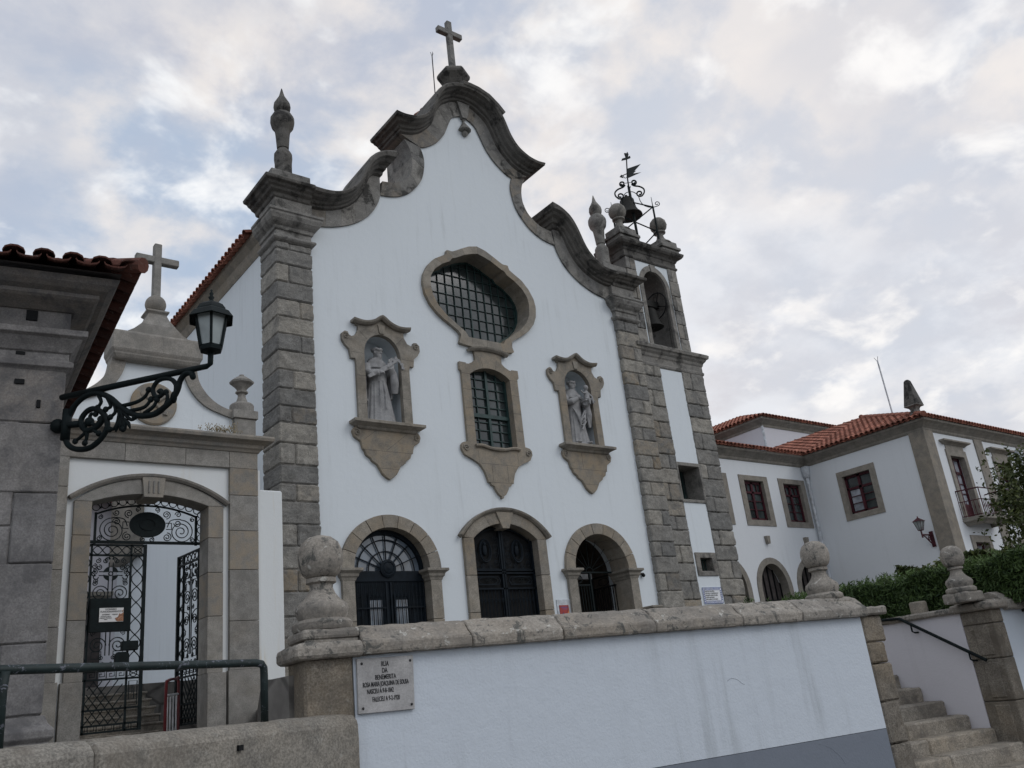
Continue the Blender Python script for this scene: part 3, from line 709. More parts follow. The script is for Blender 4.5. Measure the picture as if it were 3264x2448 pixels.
        m.box(x+.89, x+.93, 17.46, 18.4, 2.7, 2.74); m.box(x+.89, x+.93, 17.46, 18.4, 3.0, 3.04); m.box(x+.89, x+.93, 17.46, 18.4, .5, .54); m.box(x+.88, x+.93, 18.36, 18.4, .45, 3.04)
        m.tube([(x+.91, 17.93+p, z) for p, z in ring(0, 2.87, .2, .1, 20)], .012, 4)
        m.build('open_gate_leaf', 'blackiron', ds)
# central doorway
x = DC[1]
so_ = segarch(x, 1.26, .4, 3.8, 4.48); si_ = segarch(x, .97, .4, 3.78, 4.16)
m = MB()
n = 6; A = so_[1:-1]; B = si_[1:-1]; A = resample(A, 42); B = resample(B, 42)
cuts = [0, 12, 19, 23, 30, 42]
for a, b in zip(cuts[:-1], cuts[1:]):
    m.rt(.35, .65, .3, .15); key = (a == 19)
    P = A[a:b+1]+B[a:b+1][::-1]
    if key: P = [(x-.27, 4.44), (x+.27, 4.44), (x+.1, 4.03), (x-.1, 4.03)]
    m.prism(P, 16.87 if key else 16.91, 17.6)
for sg in (1, -1):
    z = .4
    for zz in (1.2, 2.05, 2.9, 3.79):
        m.rt(.35, .65, .4, .2); a, b = sorted((x+sg*.97, x+sg*1.26)); m.box(a, b, 16.91, 17.6, z+.005, zz-.005); a, b = sorted((x+sg*.97, x+sg*1.02)); z = zz
ds = m.build('doorway', 'granite', church, bev=.008)
m = MB(); m.t = (.4, 0, .5)
hd = resample(segarch(x, 1.34, 0, 3.82, 4.49)[1:-1], 30)[::-1]
m.sweep(hd, [(-.04, 17.0), (-.04, 16.88), (0, 16.82), (.045, 16.8), (.06, 16.84), (.05, 17.0)]); m.build('hood_moulding', 'granite', ds, bev=.004)
m = MB(); m.prism(segarch(x, .98, .4, 3.77, 4.15), 17.5, 17.56); dl = m.build('door_leaf', 'blackiron', ds); dl.location.y = -.28
m = MB()
for sg in (1, -1):
    c = x+sg*.49; F = lambda P: [(p, 17.44, z) for p, z in P]
    m.box(*sorted((x+sg*.01, x+sg*.06)), 17.42, 17.5, .45, 4.08); m.box(*sorted((x+sg*.92, x+sg*.97)), 17.42, 17.5, .45, 3.8)
    for z in (2.99, 3.06, 2.62): m.box(*sorted((x, x+sg*.97)), 17.42, 17.47, z-.018, z+.018)
    m.tube(F([(x+sg*.06, 4.06)] + [(x+sg*(.06+.86*k/10), 4.08-.32*(k/10)**2) for k in range(11)]), .02, 4)
    m.tube(F(ring(c, 3.53, .17, .27, 28)), .022, 5); m.tube(F(ring(c, 3.53, .13, .22, 28)), .012, 5)
    m.sphere((c, 17.47, 3.56), (.07, .04, .15), 10, 8); m.sphere((c, 17.46, 3.70), (.045, .04, .055), 8, 6)
    m.tube(F([(c-.3, 2.72), (c+.3, 2.72), (c+.36, 2.81), (c+.3, 2.9), (c-.3, 2.9), (c-.36, 2.81), (c-.3, 2.72)]), .016, 4)
    m.tube(F(ring(c, 2.81, .27, .1, 28)), .012, 4)
    for k in range(9): xx = x+sg*(.1+k*.105); m.tube([(xx, 17.44, .45), (xx, 17.44, 2.6)], .012, 5); m.tube(F(ring(xx, 2.35, .03, .05, 8)), .007, 4)
    for q in (3.22, 3.42, 3.62, 3.8):
        for dx in (-.31, .31):
            if q < 3.75 or dx*sg < 0: m.tube(F(spiral(c+dx, q, .09, .02, 0 if dx > 0 else pi, 1.5*(1 if dx > 0 else -1), 20)), .009, 4)
    for dx in (-.12, .12): m.tube(F(spiral(c+dx, 3.16, .07, .015, pi/2, 1.5*(1 if dx > 0 else -1), 18)), .009, 4)
    m.box(c-.36, c+.36, 17.43, 17.46, 3.085, 3.10); m.tube(F([(c-.4, 3.1), (c-.4, 3.85)]), .009, 4); m.tube(F([(c+.4, 3.1), (c+.4, 3.85)]), .009, 4)
m.build('door_grille', 'door', dl)
text('HM', .15, (x-.49, 17.425, 2.81), (1, 0, 0), (0, 0, 1), 'iron', dl, 'monogram', ext=.008); text('CSF', .14, (x+.49, 17.425, 2.81), (1, 0, 0), (0, 0, 1), 'iron', dl, 'monogram', ext=.008)
# body of the church behind the gable
m = MB(); m.box(7.40, 7.75, 17.7, 32, .3, 11.0); m.box(18.55, 18.9, 17.9, 32, .3, 11.0); m.box(7.4, 18.9, 31.7, 32, .3, 11); m.build('nave_wall', 'white', church)
m = MB(); m.t = (.55, .2, .1); m.plan([(7.40, 32), (7.40, 17.72)], [(-.2, 10.85), (.02, 10.85), (.06, 10.92), (.1, 11.1), (.22, 11.22), (.24, 11.32), (-.2, 11.34)]); m.build('nave_cornice', 'granite', church)
m = MB()
for sg, o, u in ((1, (7.0, 17.95, 11.3), (0, 1, 0)), ):
    tiles(m, o, u, (cos(R(22)), 0, sin(R(22))), 14, lambda x: (0, 2.6), .24, .38)
m.add([(7.2, 17.95, 11.36), (13.15, 17.95, 13.76), (13.15, 32, 13.76), (7.2, 32, 11.36)], [(0, 1, 2, 3)]); m.add([(19.1, 17.95, 11.36), (13.15, 17.95, 13.76), (13.15, 32, 13.76), (19.1, 32, 11.36)], [(0, 1, 2, 3)])
m.build('nave_roof', 'tile', church)
m = MB(); m.t = (.5, 0, .3); m.prism([(CX-1.2, 14.2), (CX-1.2, 16.3), (CX, 17.72), (CX+1.2, 16.3), (CX+1.2, 14.2)], 17.99, 19.4); rg = m.build('gable_backing', 'granite_d', church)
m = MB()
sl_ = V((1.5, 0, 1.75)).normalized()
tiles(m, (CX-1.3, 18.02, 16.2), (0, 1, 0), sl_, 1.5, lambda x: (0, 2.05), .2, .36)
tiles(m, (CX+1.3, 18.02, 16.2), (0, 1, 0), (-sl_.x, 0, sl_.z), 1.5, lambda x: (0, 2.05), .2, .36)
m.tube([(CX, 18.0, 17.76), (CX, 19.5, 17.76)], .09, 8)
m.build('backing_tiles', 'tile', rg)
m = MB(); m.tube([(13.43, 18.6, 17.7), (13.46, 18.6, 19.85)], .018, 5)
for a in range(4): m.tube([(13.46, 18.6, 19.82), (13.46+.05*cos(a*1.57), 18.6+.05*sin(a*1.57), 19.98)], .008, 4)
tag(m.build('lightning_rod', 'blackiron'), 'thin dark lightning rod rising behind the church gable beside the cross', 'lightning rod')

# ================================================================== bell tower
tw = thing('bell_tower', 'slim granite and white bell tower with iron frame, right of the church front', 'bell tower', (20.5, 17.5, .4))
TL, TR, TB = 19.07, 21.93, 18.1
m = MB(); m.t = (.45, 0, .3)
hu = [(19.86, 5.12), (19.86, 6.18), (20.86, 6.18), (20.86, 5.12)]; hl = [(20.14, 3.0), (20.14, 3.38), (20.68, 3.38), (20.68, 3.0)]
m.prism([(TL+.02, .3), (TR-.02, .3), (TR-.02, 9.4), (TL+.02, 9.4)], 17.05, 17.75, [hu[::-1], hl[::-1]]); m.box(TL+.02, TR-.02, 17.75, TB, .3, 9.4)
core = m.build('tower_body', 'mortar', tw)
m = MB(); m.prism([(19.9, .35), (20.9, .35), (20.9, 9.3), (19.9, 9.3)], 17.0, 17.06, [[(19.91, 5.05), (19.91, 6.25), (20.89, 6.25), (20.89, 5.05)][::-1], [(20.0, 2.9), (20.0, 3.5), (20.8, 3.5), (20.8, 2.9)][::-1]]); m.build('plaster_panel', 'white', tw)
m = MB(); blocks(m, TL, 19.9, 16.98, TB, .4, 9.36, .46, first=1); m.build('quoin', 'quoin', tw, bev=.03, rough=(4, .05, .16))
m = MB(); blocks(m, 20.9, TR, 16.98, TB, .4, 9.36, .50); m.build('quoin', 'quoin', tw, bev=.03, rough=(4, .05, .16))
m = MB(); m.t = (.5, .1, .3); m.prism([(19.83, 5.03), (19.83, 6.27), (20.93, 6.27), (20.93, 5.03)], 16.96, 17.1, [[(19.9, 5.12), (19.9, 6.16), (20.84, 6.16), (20.84, 5.12)][::-1]])
wu = m.build('tower_window', 'granite_d', tw, bev=.01)
m = MB(); m.box(19.86, 20.86, 17.62, 17.64, 5.1, 6.2); m.build('pane', 'glass', wu)
m = MB(); m.box(19.9, 20.0, 17.5, 17.6, 5.12, 6.16); 
for k in range(4): m.box(20.05+k*.2, 20.075+k*.2, 17.55, 17.58, 5.12, 6.16)
m.build('bars', 'winframe', wu)
m = MB(); m.t = (.5, .2, .3); m.prism([(19.96, 2.86), (19.96, 3.54), (20.86, 3.54), (20.86, 2.86)], 16.96, 17.1, [[(20.15, 3.0), (20.15, 3.38), (20.67, 3.38), (20.67, 3.0)][::-1]])
wl_ = m.build('tower_window', 'granite_d', tw, bev=.01)
m = MB(); m.box(20.1, 20.7, 17.4, 17.42, 2.95, 3.4); m.build('pane', 'glass', wl_)
m = MB()
for xx in (20.2, 20.32, 20.41, 20.5, 20.62): m.box(xx-.012, xx+.012, 17.2, 17.22, 3.0, 3.38)
m.box(20.15, 20.67, 17.2, 17.22, 3.33, 3.38); m.build('bars', 'winframe', wl_)
def outp(x0, x1, yf, yb): return [(x0, yb), (x0, yf), (x1, yf), (x1, yb)]
m = MB(); m.t = (.5, .1, .5)
m.plan(outp(TL+.0, TR, 17.0, TB), [(-.5, 9.3), (.0, 9.3), (.04, 9.34), (.05, 9.41), (.02, 9.44), (.02, 9.62), (.05, 9.66), (.07, 9.74), (.13, 9.8), (.16, 9.86), (.21, 9.88), (.23, 9.98), (.18, 10.03), (-.5, 10.06)]); m.build('string_course', 'granite_d', tw, bev=.008)
m = MB(); m.box(TL+.05, TR-.05, 17.1, TB-.05, 9.35, 10.0); m.build('belfry_floor', 'granite_d', tw)
UL, UR = 19.17, 21.58
bx, hw = 20.375, .55
ho = arch(bx, hw, 10.06, 12.2, 12.81, 20)
m = MB(); m.t = (.5, 0, .3); m.prism([(UL+.03, 10.0), (UR-.03, 10.0), (UR-.03, 13.2), (UL+.03, 13.2)], 17.05, TB-.05, [ho[::-1]]); m.build('belfry_body', 'cornice', tw)  # darker stone puts the shade inside the arch into its colour
m = MB(); m.prism([(19.6, 10.02), (21.15, 10.02), (21.15, 13.12), (19.6, 13.12)], 17.01, 17.05, [arch(bx, .7, 10.03, 12.2, 12.98, 20)[::-1]]); m.build('belfry_panel', 'white', tw)
m = MB(); blocks(m, UL, 19.6, 16.985, TB-.02, 10.02, 13.1, .5, o=.3, dk=.6); m.build('quoin', 'granite_d', tw, bev=.015)
m = MB(); blocks(m, 21.15, UR, 16.985, TB-.02, 10.02, 13.1, .5, o=.3, dk=.6); m.build('quoin', 'granite_d', tw, bev=.015)
m = MB(); m.t = (.55, .1, .3); m.prism(arch(bx, .715, 10.03, 12.2, 13.0, 20), 16.98, 17.07, [arch(bx, hw-.005, 10.04, 12.2, 12.805, 20)[::-1]]); m.prism([(bx-.13, 13.03), (bx+.13, 13.03), (bx+.09, 12.76), (bx-.09, 12.76)], 16.95, 17.07); m.build('arch_frame', 'granite_d', tw, bev=.008)
m = MB(); m.t = (.4, 0, .7)
m.plan(outp(UL, UR, 17.0, TB), [(-.4, 13.08), (.02, 13.08), (.05, 13.12), (.055, 13.17), (.02, 13.2), (.02, 13.36), (.05, 13.38), (.08, 13.45), (.15, 13.5), (.2, 13.52), (.25, 13.58), (.27, 13.66), (.2, 13.7), (-.4, 13.74)]); m.box(UL+.02, UR-.02, 17.02, TB-.02, 13.1, 13.72); m.build('tower_cornice', 'cornice', tw, bev=.008)
for cx_, rr in ((19.4, .29), (21.36, .29)):
    m = MB(); m.t = (.45, 0, .5); m.hprism([(cx_-.42, 16.86), (cx_+.42, 16.86), (cx_+.42, 17.56), (cx_-.42, 17.56)], 13.7, 13.84); m.hprism([(cx_-.48, 16.8), (cx_+.48, 16.8), (cx_+.48, 17.62), (cx_-.48, 17.62)], 13.84, 13.94); m.hprism([(cx_-.4, 16.88), (cx_+.4, 16.88), (cx_+.4, 17.54), (cx_-.4, 17.54)], 13.94, 14.16)
    po = m.build('finial_base', 'granite_d', tw, bev=.012)
    m = MB(); m.t = (.55, .12, .2)
    m.lathe(cx_, 17.2, [(.36, 14.14), (.32, 14.2), (.22, 14.26), (.14, 14.38), (.11, 14.5), (.13, 14.56), (.21, 14.6), (.21, 14.64), (.15, 14.67), (.2, 14.7), (.27, 14.78), (.3, 14.9), (.27, 15.04), (.18, 15.15), (.06, 15.2), (.0, 15.205)], 18); m.build('ball', 'granite_d', po, smooth='auto')
# big bell in the arch
bb = thing('bell', 'large dark bronze bell with wheel hanging inside the tower arch', 'bell', (20.52, 17.5, 11.0))
m = MB(); m.lathe(20.5, 17.5, [(.37, 11.0), (.36, 11.03), (.30, 11.1), (.25, 11.25), (.22, 11.45), (.2, 11.6), (.14, 11.68), (.05, 11.7), (.04, 11.78)], 24); m.build('bell_body', 'bronze', bb, smooth='auto')
m = MB(); m.box(20.0, 20.9, 17.42, 17.58, 11.76, 11.98)
for k in range(4): m.tube([(20.08+k*.1, 17.45, 11.9), (20.02+k*.1, 17.42, 12.55)], .014, 5)
m.build('headstock', 'bronze', bb)
m = MB(); P = [(20.84, 17.5+p, z) for p, z in ring(0, 11.85, .46, .46, 28)]; m.tube(P, .022, 6)
for k in range(2): a = k*pi/2+.4; m.tube([(20.84, 17.5-.45*cos(a), 11.85-.45*sin(a)), (20.84, 17.5+.45*cos(a), 11.85+.45*sin(a))], .018, 5)
m.tube([(20.84, 17.06, 11.8), (20.8, 17.1, 10.1)], .008, 4); m.build('wheel', 'blackiron', bb)
m = MB(); m.tube([(20.5, 17.5, 11.6), (20.5, 17.5, 11.02)], .02, 5); m.sphere((20.5, 17.5, 10.98), .06, 8, 6); m.build('clapper', 'bronze', bb)
# iron frame with vane
fr = thing('weather_vane', 'wrought iron bell frame with scrolls and weather vane on the bell tower top', 'iron frame', (20.5, 17.5, 13.72))
Fv = lambda P: [(p, 17.5, z) for p, z in P]
FM = Matrix.Translation((20.55, 17.5, 0)) @ Matrix.Rotation(R(-41), 4, 'Z')
Fu = lambda P: [(p, 0, z) for p, z in P]
m = MB(FM); m.tube([(0, 0, 13.72), (0, 0, 16.4)], .05, 6); m.build('post', 'iron', fr)
for sg in (1, -1):
    m = MB(FM); m.tube([(sg*.7, 0, 13.72), (sg*.7, 0, 15.5), (sg*.7, 0, 15.55), (sg*.7, 0, 15.9)], [.035, .035, .018, .008], 6); m.build('post', 'iron', fr)
m = MB(FM)
for a, b in (((.7, 15.5), (-.7, 14.53)), ((-.7, 15.5), (.7, 14.53)), ((.69, 14.53), (.1, 14.0)), ((-.69, 14.53), (-.1, 14.0)), ((.7, 15.5), (0, 15.8)), ((-.7, 15.5), (0, 15.8))): m.tube(Fu([a, b]), .024, 5)
m.build('brace', 'iron', fr)
m = MB(); m.tube([(20.55, 17.5, 16.3), (20.57, 17.5, 16.8), (20.70, 17.5, 17.6), (20.74, 17.5, 17.82)], [.03, .025, .022, .02], 6); m.build('mast', 'iron', fr)
for sg in (1, -1):
    m = MB(FM)
    top = spiral(sg*.2, 16.57, .035, .11, 0 if sg > 0 else pi, -1.4*sg, 28)
    bot = spiral(sg*.34, 16.1, .135, .04, 0 if sg > 0 else pi, -1.35*sg, 28)
    body = cr([top[-1], (sg*.16, 16.44), (sg*.28, 16.38), (sg*.43, 16.32), (sg*.52, 16.2), bot[0]], 5) if False else cr([top[-1], (sg*.2, 16.43), (sg*.38, 16.37), (sg*.50, 16.26), (sg*.5, 16.12), bot[3]], 5)
    m.tube(Fu(top+body[1:]+bot[4:]), .028, 6); m.tube(Fu([(0, 16.58), (sg*.1, 16.58)]), .012, 4); m.build('scroll', 'iron', fr)
    m = MB(FM); m.tube(Fu(cr([(0, 16.22), (sg*.14, 16.18), (sg*.27, 16.02), (sg*.31, 15.8), (sg*.4, 15.62), (sg*.55, 15.52), (sg*.7, 15.49), (sg*.84, 15.51)], 4)+spiral(sg*.86, 15.61, .10, .03, -pi/2, 1.2*sg, 18)[1:]), .015, 5); m.build('stay', 'iron', fr)
m = MB()
m.prism([(20.64, 17.19), (21.42, 17.64), (21.0, 17.2), (21.12, 17.27), (20.92, 17.08), (21.36, 17.27), (20.62, 16.80)], 17.49, 17.51); m.tube(Fv([(20.64, 17.0), (20.22, 16.74)]), .018, 5); m.prism([(20.18, 16.71), (20.36, 16.72), (20.28, 16.83)], 17.485, 17.515); m.tube(Fv(cr([(20.36, 16.82), (20.45, 16.74), (20.55, 16.82), (20.58, 16.72)], 4)), .012, 4)
m.build('vane', 'iron', fr)
m = MB(); m.prism([(20.43, 17.46), (20.48, 17.56), (20.7, 17.68), (20.9, 17.81), (20.91, 17.72), (20.72, 17.6)], 17.48, 17.52); m.prism([(20.68, 17.68), (20.64, 17.84), (20.78, 17.87), (20.8, 17.94), (20.84, 17.84), (20.76, 17.7)], 17.48, 17.52); m.build('vane_cross', 'iron', fr)
m = MB(); m.tube(Fv([(20.56, 16.3), (20.5, 16.45)]), .02, 4); m.tube(Fv([(20.56, 16.3), (20.64, 16.46)]), .02, 4); m.build('tip', 'iron', fr)
b2 = thing('bell', 'small bronze bell hung in the iron frame above the tower', 'bell', (20.6, 17.62, 15.35))
m = MB(); m.lathe(20.58, 17.72, [(.46, 15.36), (.45, 15.4), (.36, 15.5), (.29, 15.65), (.26, 15.85), (.25, 15.98), (.2, 16.06), (.08, 16.09), (.05, 16.2)], 24); m.build('bell_body', 'bronze', b2, smooth='auto')
m = MB(); m.box(20.02, 20.2, 17.6, 17.74, 14.96, 15.2); m.tube([(20.12, 17.67, 15.2), (20.14, 17.67, 15.42)], .02, 5); m.build('striker', 'blackiron', b2)

# ================================================================== small things on the church front
def azulejo():
    y = 16.995; q = thing('tile_panel', 'blue and white glazed tile plaque with lettering low on the bell tower', 'tile panel', (20.42, 16.99, 2.08))
    m = MB(); m.box(20.0, 20.84, y-.02, y+.003, 2.07, 2.53); m.build('tile_face', 'glaze', q)
    m = MB()
    for a, b, c, d in ((20.0, 20.84, 2.07, 2.085), (20.0, 20.84, 2.515, 2.53), (20.0, 20.015, 2.07, 2.53), (20.825, 20.84, 2.07, 2.53), (20.075, 20.765, 2.14, 2.15), (20.075, 20.765, 2.45, 2.46), (20.075, 20.085, 2.14, 2.46), (20.755, 20.765, 2.14, 2.46)): m.box(a, b, y-.024, y-.019, c, d)
    for k in range(14): m.prism([(20.04+k*.056+p*.9, 2.487+z) for p, z in ring(0, 0, .021, .02, 7)[:-1]], y-.024, y-.019); m.prism([(20.04+k*.056+p*.9, 2.112+z) for p, z in ring(0, 0, .021, .02, 7)[:-1]], y-.024, y-.019)
    for k in range(6): m.prism([(20.045+p, 2.17+k*.052+z) for p, z in ring(0, 0, .02, .019, 7)[:-1]], y-.024, y-.019); m.prism([(20.795+p, 2.17+k*.052+z) for p, z in ring(0, 0, .02, .019, 7)[:-1]], y-.024, y-.019)
    m.build('tile_border', 'blue', q)
    for i, l in enumerate(('MOSTEIRO DA VISITA', 'VISTO PELA CONGREGAÇÃO', 'DAS IRMÃS FRANCISCANAS', 'HOSPITALEIRAS DA', 'IMACULADA CONCEIÇÃO')): text(l, .05, (20.1, y-.025, 2.415-i*.056), (1, 0, 0), (0, 0, 1), 'ink', q, align='LEFT', sx=.85, ext=.001)
azulejo()
q = thing('poster_board', 'clear perspex board with red and orange poster beside the right door', 'poster', (14.74, 16.98, 1.9))
m = MB(); m.box(14.5, 15.0, 16.975, 16.998, 1.75, 2.3); m.build('backboard', 'zinc', q, bev=.004)
m = MB(); m.box(14.56, 14.86, 16.962, 16.976, 1.82, 2.16); m.build('print', 'red', q)
m = MB(); m.prism([(14.57, 1.84), (14.72, 1.84), (14.8, 1.96), (14.85, 2.04), (14.85, 1.9), (14.78, 1.83), (14.57, 1.83)], 16.958, 16.963); m.build('print_shape', 'orange', q)
m = MB(); m.prism([(14.6, 1.84), (14.66, 1.98), (14.7, 1.92), (14.74, 1.84)], 16.954, 16.959); m.box(14.60, 14.82, 16.958, 16.963, 2.1, 2.115); m.box(14.64, 14.80, 16.958, 16.963, 2.06, 2.07); m.build('print_text', 'blue', q)
q = thing('security_camera', 'tiny dark dome camera on white wall right of the right door', 'camera', (17.66, 16.98, 2.88))
m = MB(); m.sphere((17.66, 16.93, 2.88), .05, 12, 8); m.build('dome', 'blackiron', q, smooth=True); m = MB(); m.box(17.62, 17.70, 16.94, 17.0, 2.9, 2.95); m.build('mount', 'wood', q)
m = MB(); m.t = (.5, 0, .3); m.hprism([(17.48, 16.6), (17.86, 16.6), (17.86, 16.99), (17.48, 16.99)], .4, 1.98)
m.hprism([(17.46, 16.58), (17.88, 16.58), (17.88, 16.99), (17.46, 16.99)], 1.98, 2.04); tag(m.build('stone_block', 'granite', bev=.015), 'low upright granite block standing at the wall between right door and pilaster', 'stone block')

# ================================================================== statues
def figure(cx, cy, z0, kind):
    """stone friar: one continuous carved surface made by fusing the masses with a remesh"""
    m = MB()
    def loft(secs, nf, amp, seg=48, ph=0.):
        vs = []
        for z, x, y, rx, ry, f in secs:
            for k in range(seg):
                a = 2*pi*k/seg; g = 1+amp*f*cos(nf*a+ph+.5*sin(3*a))
                vs.append((cx+x+rx*g*cos(a), cy+y+ry*g*sin(a), z0+z))
        n_ = len(secs); fs = [(i*seg+k, i*seg+(k+1) % seg, (i+1)*seg+(k+1) % seg, (i+1)*seg+k) for i in range(n_-1) for k in range(seg)]
        fs += [tuple(reversed(range(seg))), tuple(range((n_-1)*seg, n_*seg))]; m.add(vs, fs)
    P = lambda *pts: [(cx+p[0], cy+p[1], z0+p[2]) for p in pts]
    m.box(cx-.33, cx+.33, cy-.24, cy+.22, z0, z0+.08)
    # habit
    loft([(.06, .02, 0, .315, .22, .9), (.15, .02, 0, .30, .21, 1), (.5, .01, 0, .245, .185, 1), (.85, 0, 0, .20, .165, .7), (.97, 0, 0, .185, .15, .2), (1.0, 0, 0, .19, .155, 0), (1.1, 0, 0, .205, .15, .2), (1.28, 0, 0, .225, .15, .1), (1.38, 0, .01, .19, .13, 0), (1.45, 0, .01, .10, .10, 0)], 17, .055)
    # cloak hanging behind and to the sides
    for sg in (1, -1):
        zb = .62 if sg > 0 else .52
        secs = [(1.40, .10), (1.25, .24), (1.0, .29), (.8, .31), (zb, .30)]
        vs = []; seg = 10
        for z, r_ in secs:
            for k in range(seg+1):
                a = (-.35+1.75*k/seg)*1.; rr = r_*(1+.06*cos(k*2.3+z*2))
                vs.append((cx+sg*rr*cos(a), cy+.02+rr*.62*sin(a), z0+z))
        vs2 = [(v_[0]-sg*.035, v_[1]-.03, v_[2]) for v_ in vs]; n_ = len(vs); W = seg+1; fs = []
        for i in range(len(secs)-1):
            for k in range(seg):
                fs.append((i*W+k, i*W+k+1, (i+1)*W+k+1, (i+1)*W+k)); fs.append((n_+i*W+k, n_+(i+1)*W+k, n_+(i+1)*W+k+1, n_+i*W+k+1))
        for k in range(seg): fs.append((k, n_+k, n_+k+1, k+1)); b0 = (len(secs)-1)*W; fs.append((b0+k, b0+k+1, n_+b0+k+1, n_+b0+k))
        for i in range(len(secs)-1): fs.append((i*W, (i+1)*W, n_+(i+1)*W, n_+i*W)); fs.append((i*W+seg, n_+i*W+seg, n_+(i+1)*W+seg, (i+1)*W+seg))
        m.add(vs+vs2, fs)
    # short cape and hood collar
    loft([(1.24, 0, -.01, .25, .18, 1), (1.30, 0, 0, .245, .175, .6), (1.40, 0, 0, .19, .145, 0), (1.47, 0, .01, .13, .12, 0), (1.50, 0, .02, .12, .125, 0), (1.49, 0, .02, .08, .08, 0)], 6, .05)
    m.sphere((cx, cy+.1, z0+1.46), (.14, .08, .1), 14, 8)
    # head turned to the right: cranium, jaw, nose, brow, ears
    hx, hy, hz = cx+.015, cy-.03, z0+1.62
    dx, dy = sin(.55), -cos(.55)
    def hp(f, s_, u): return (hx+dx*f-dy*s_, hy+dy*f+dx*s_, hz+u)
    m.sphere((hx, hy, hz+.02), (.082, .088, .11), 16, 12); m.sphere(hp(.02, 0, -.06), (.062, .066, .065), 12, 8); m.tube([hp(-.02, 0, -.06), (hx, hy+.02, hz-.17)], .058, 10)
    m.tube([hp(.083, 0, .035), hp(.112, 0, -.02), hp(.085, 0, -.028)], [.012, .02, .014], 6)
    for s_ in (1, -1):
        m.sphere(hp(.075, s_*.033, .036), (.02, .02, .011), 8, 5); m.sphere(hp(.0, s_*.086, .0), (.016, .02, .032), 8, 6); m.tube([hp(.08, s_*.015, .05), hp(.07, s_*.055, .048)], .010, 5)
    m.tube([hp(.085, -.022, -.052), hp(.092, 0, -.05), hp(.085, .022, -.052)], .009, 5)
    # tonsure ring of hair
    for k in range(22):
        a = 2*pi*k/22; m.sphere((hx+.088*cos(a), hy+.092*sin(a), hz+.065+.012*sin(5*a)), .03, 7, 5)
    if kind == 0:
        m.sphere(hp(.05, 0, -.105), (.05, .05, .06), 10, 8); m.tube([hp(.06, 0, -.08), hp(.075, 0, -.17)], [.045, .012], 8)
    # arms in wide sleeves
    def hand(w_, d, up, curl=.05):
        w_ = V(w_); d = V(d).normalized(); up = V(up).normalized(); sd = d.cross(up).normalized()
        m.tube([tuple(w_), tuple(w_+d*.05), tuple(w_+d*.085)], [.03, .04, .034], 8)
        for i, (o, L) in enumerate(((-.027, .07), (-.009, .082), (.009, .078), (.026, .062))):
            b = w_+d*.08+sd*o; m.tube([tuple(b), tuple(b+d*L*.5-up*.008), tuple(b+d*L*.8-up*curl)], [.011, .01, .008], 6)
        b = w_+d*.03-sd*.034; m.tube([tuple(b), tuple(b+d*.03-sd*.02-up*.01), tuple(b+d*.06-sd*.015-up*.03)], [.013, .011, .008], 6)
    if kind == 0:
        m.tube(P((-.2, -.02, 1.33), (-.25, -.1, 1.14), (-.2, -.2, 1.08), (-.08, -.26, 1.10)), [.075, .085, .085, .075], 10); hand(P((-.1, -.26, 1.10))[0], (.9, -.25, .1), (0, -.3, .95))
        m.tube(P((.2, -.02, 1.33), (.27, -.1, 1.14), (.24, -.2, 1.14), (.17, -.26, 1.24)), [.075, .085, .08, .065], 10); hand(P((.17, -.26, 1.25))[0], (-.3, -.2, .9), (-.5, -.8, 0))
        m.tube(P((.26, -.2, 1.12), (.28, -.18, .95), (.30, -.12, .72)), [.07, .085, .06], 10)
        # flat tablet held across the chest and a spray of lilies on the shoulder
        a, b = V(P((-.3, -.28, .97))[0]), V(P((.22, -.30, 1.31))[0]); d = (b-a).normalized(); n_ = V((-d.z, 0, d.x))
        m.add([tuple(a+n_*w_+V((0, y, 0))) for w_ in (-.03, .035) for y in (0, .045)]+[tuple(b+n_*w_+V((0, y, 0))) for w_ in (-.06, .06) for y in (0, .045)], [(0, 1, 3, 2), (4, 6, 7, 5), (0, 4, 5, 1), (2, 3, 7, 6), (0, 2, 6, 4), (1, 5, 7, 3)])
        m.tube(P((.1, -.3, 1.22), (.3, -.3, 1.4), (.38, -.28, 1.36)), .018, 6)
        for fx, fz in ((.2, 1.42), (.28, 1.46), (.34, 1.41), (.4, 1.34), (.25, 1.37), (.42, 1.26), (.15, 1.38)):
            for k in range(5): a_ = k*1.256; m.sphere(P((fx+.025*cos(a_), -.29, fz+.025*sin(a_)))[0], (.022, .018, .022), 6, 5)
        m.tube(P((.05, -.17, .98), (.06, -.2, .7), (.05, -.24, .3)), .014, 6); m.tube(P((-.03, -.17, .96), (-.05, -.21, .6), (-.04, -.24, .35)), .012, 6)
    else:
        m.tube(P((-.2, -.02, 1.33), (-.27, -.1, 1.12), (-.18, -.22, 1.12), (-.04, -.25, 1.20)), [.075, .09, .085, .06], 10); hand(P((-.04, -.25, 1.2))[0], (.5, -.2, .6), (-.2, -.9, 0))
        m.tube(P((.2, -.02, 1.33), (.28, -.1, 1.12), (.26, -.2, 1.06), (.16, -.28, 1.10)), [.075, .085, .085, .065], 10); hand(P((.16, -.28, 1.1))[0], (.5, -.3, .05), (0, -.1, .95))
        m.tube(P((.26, -.2, 1.04), (.3, -.16, .85), (.33, -.1, .55)), [.07, .09, .05], 10)
        m.box(cx+.12, cx+.42, cy-.36, cy-.16, z0+1.14, z0+1.18)      # book the child sits on
        # swag of the cloak over the legs
        for q in range(4): m.tube([P((-.14+.02*q, -.17, .98-.03*q))[0], P((.0, -.24, .68-.05*q))[0], P((.18, -.2, .95-.1*q))[0]], .022, 6)
        m.tube(P((.2, -.19, .95), (.1, -.25, .6), (-.02, -.26, .4)), .025, 6); m.tube(P((.24, -.17, .9), (.26, -.2, .5)), .03, 6)
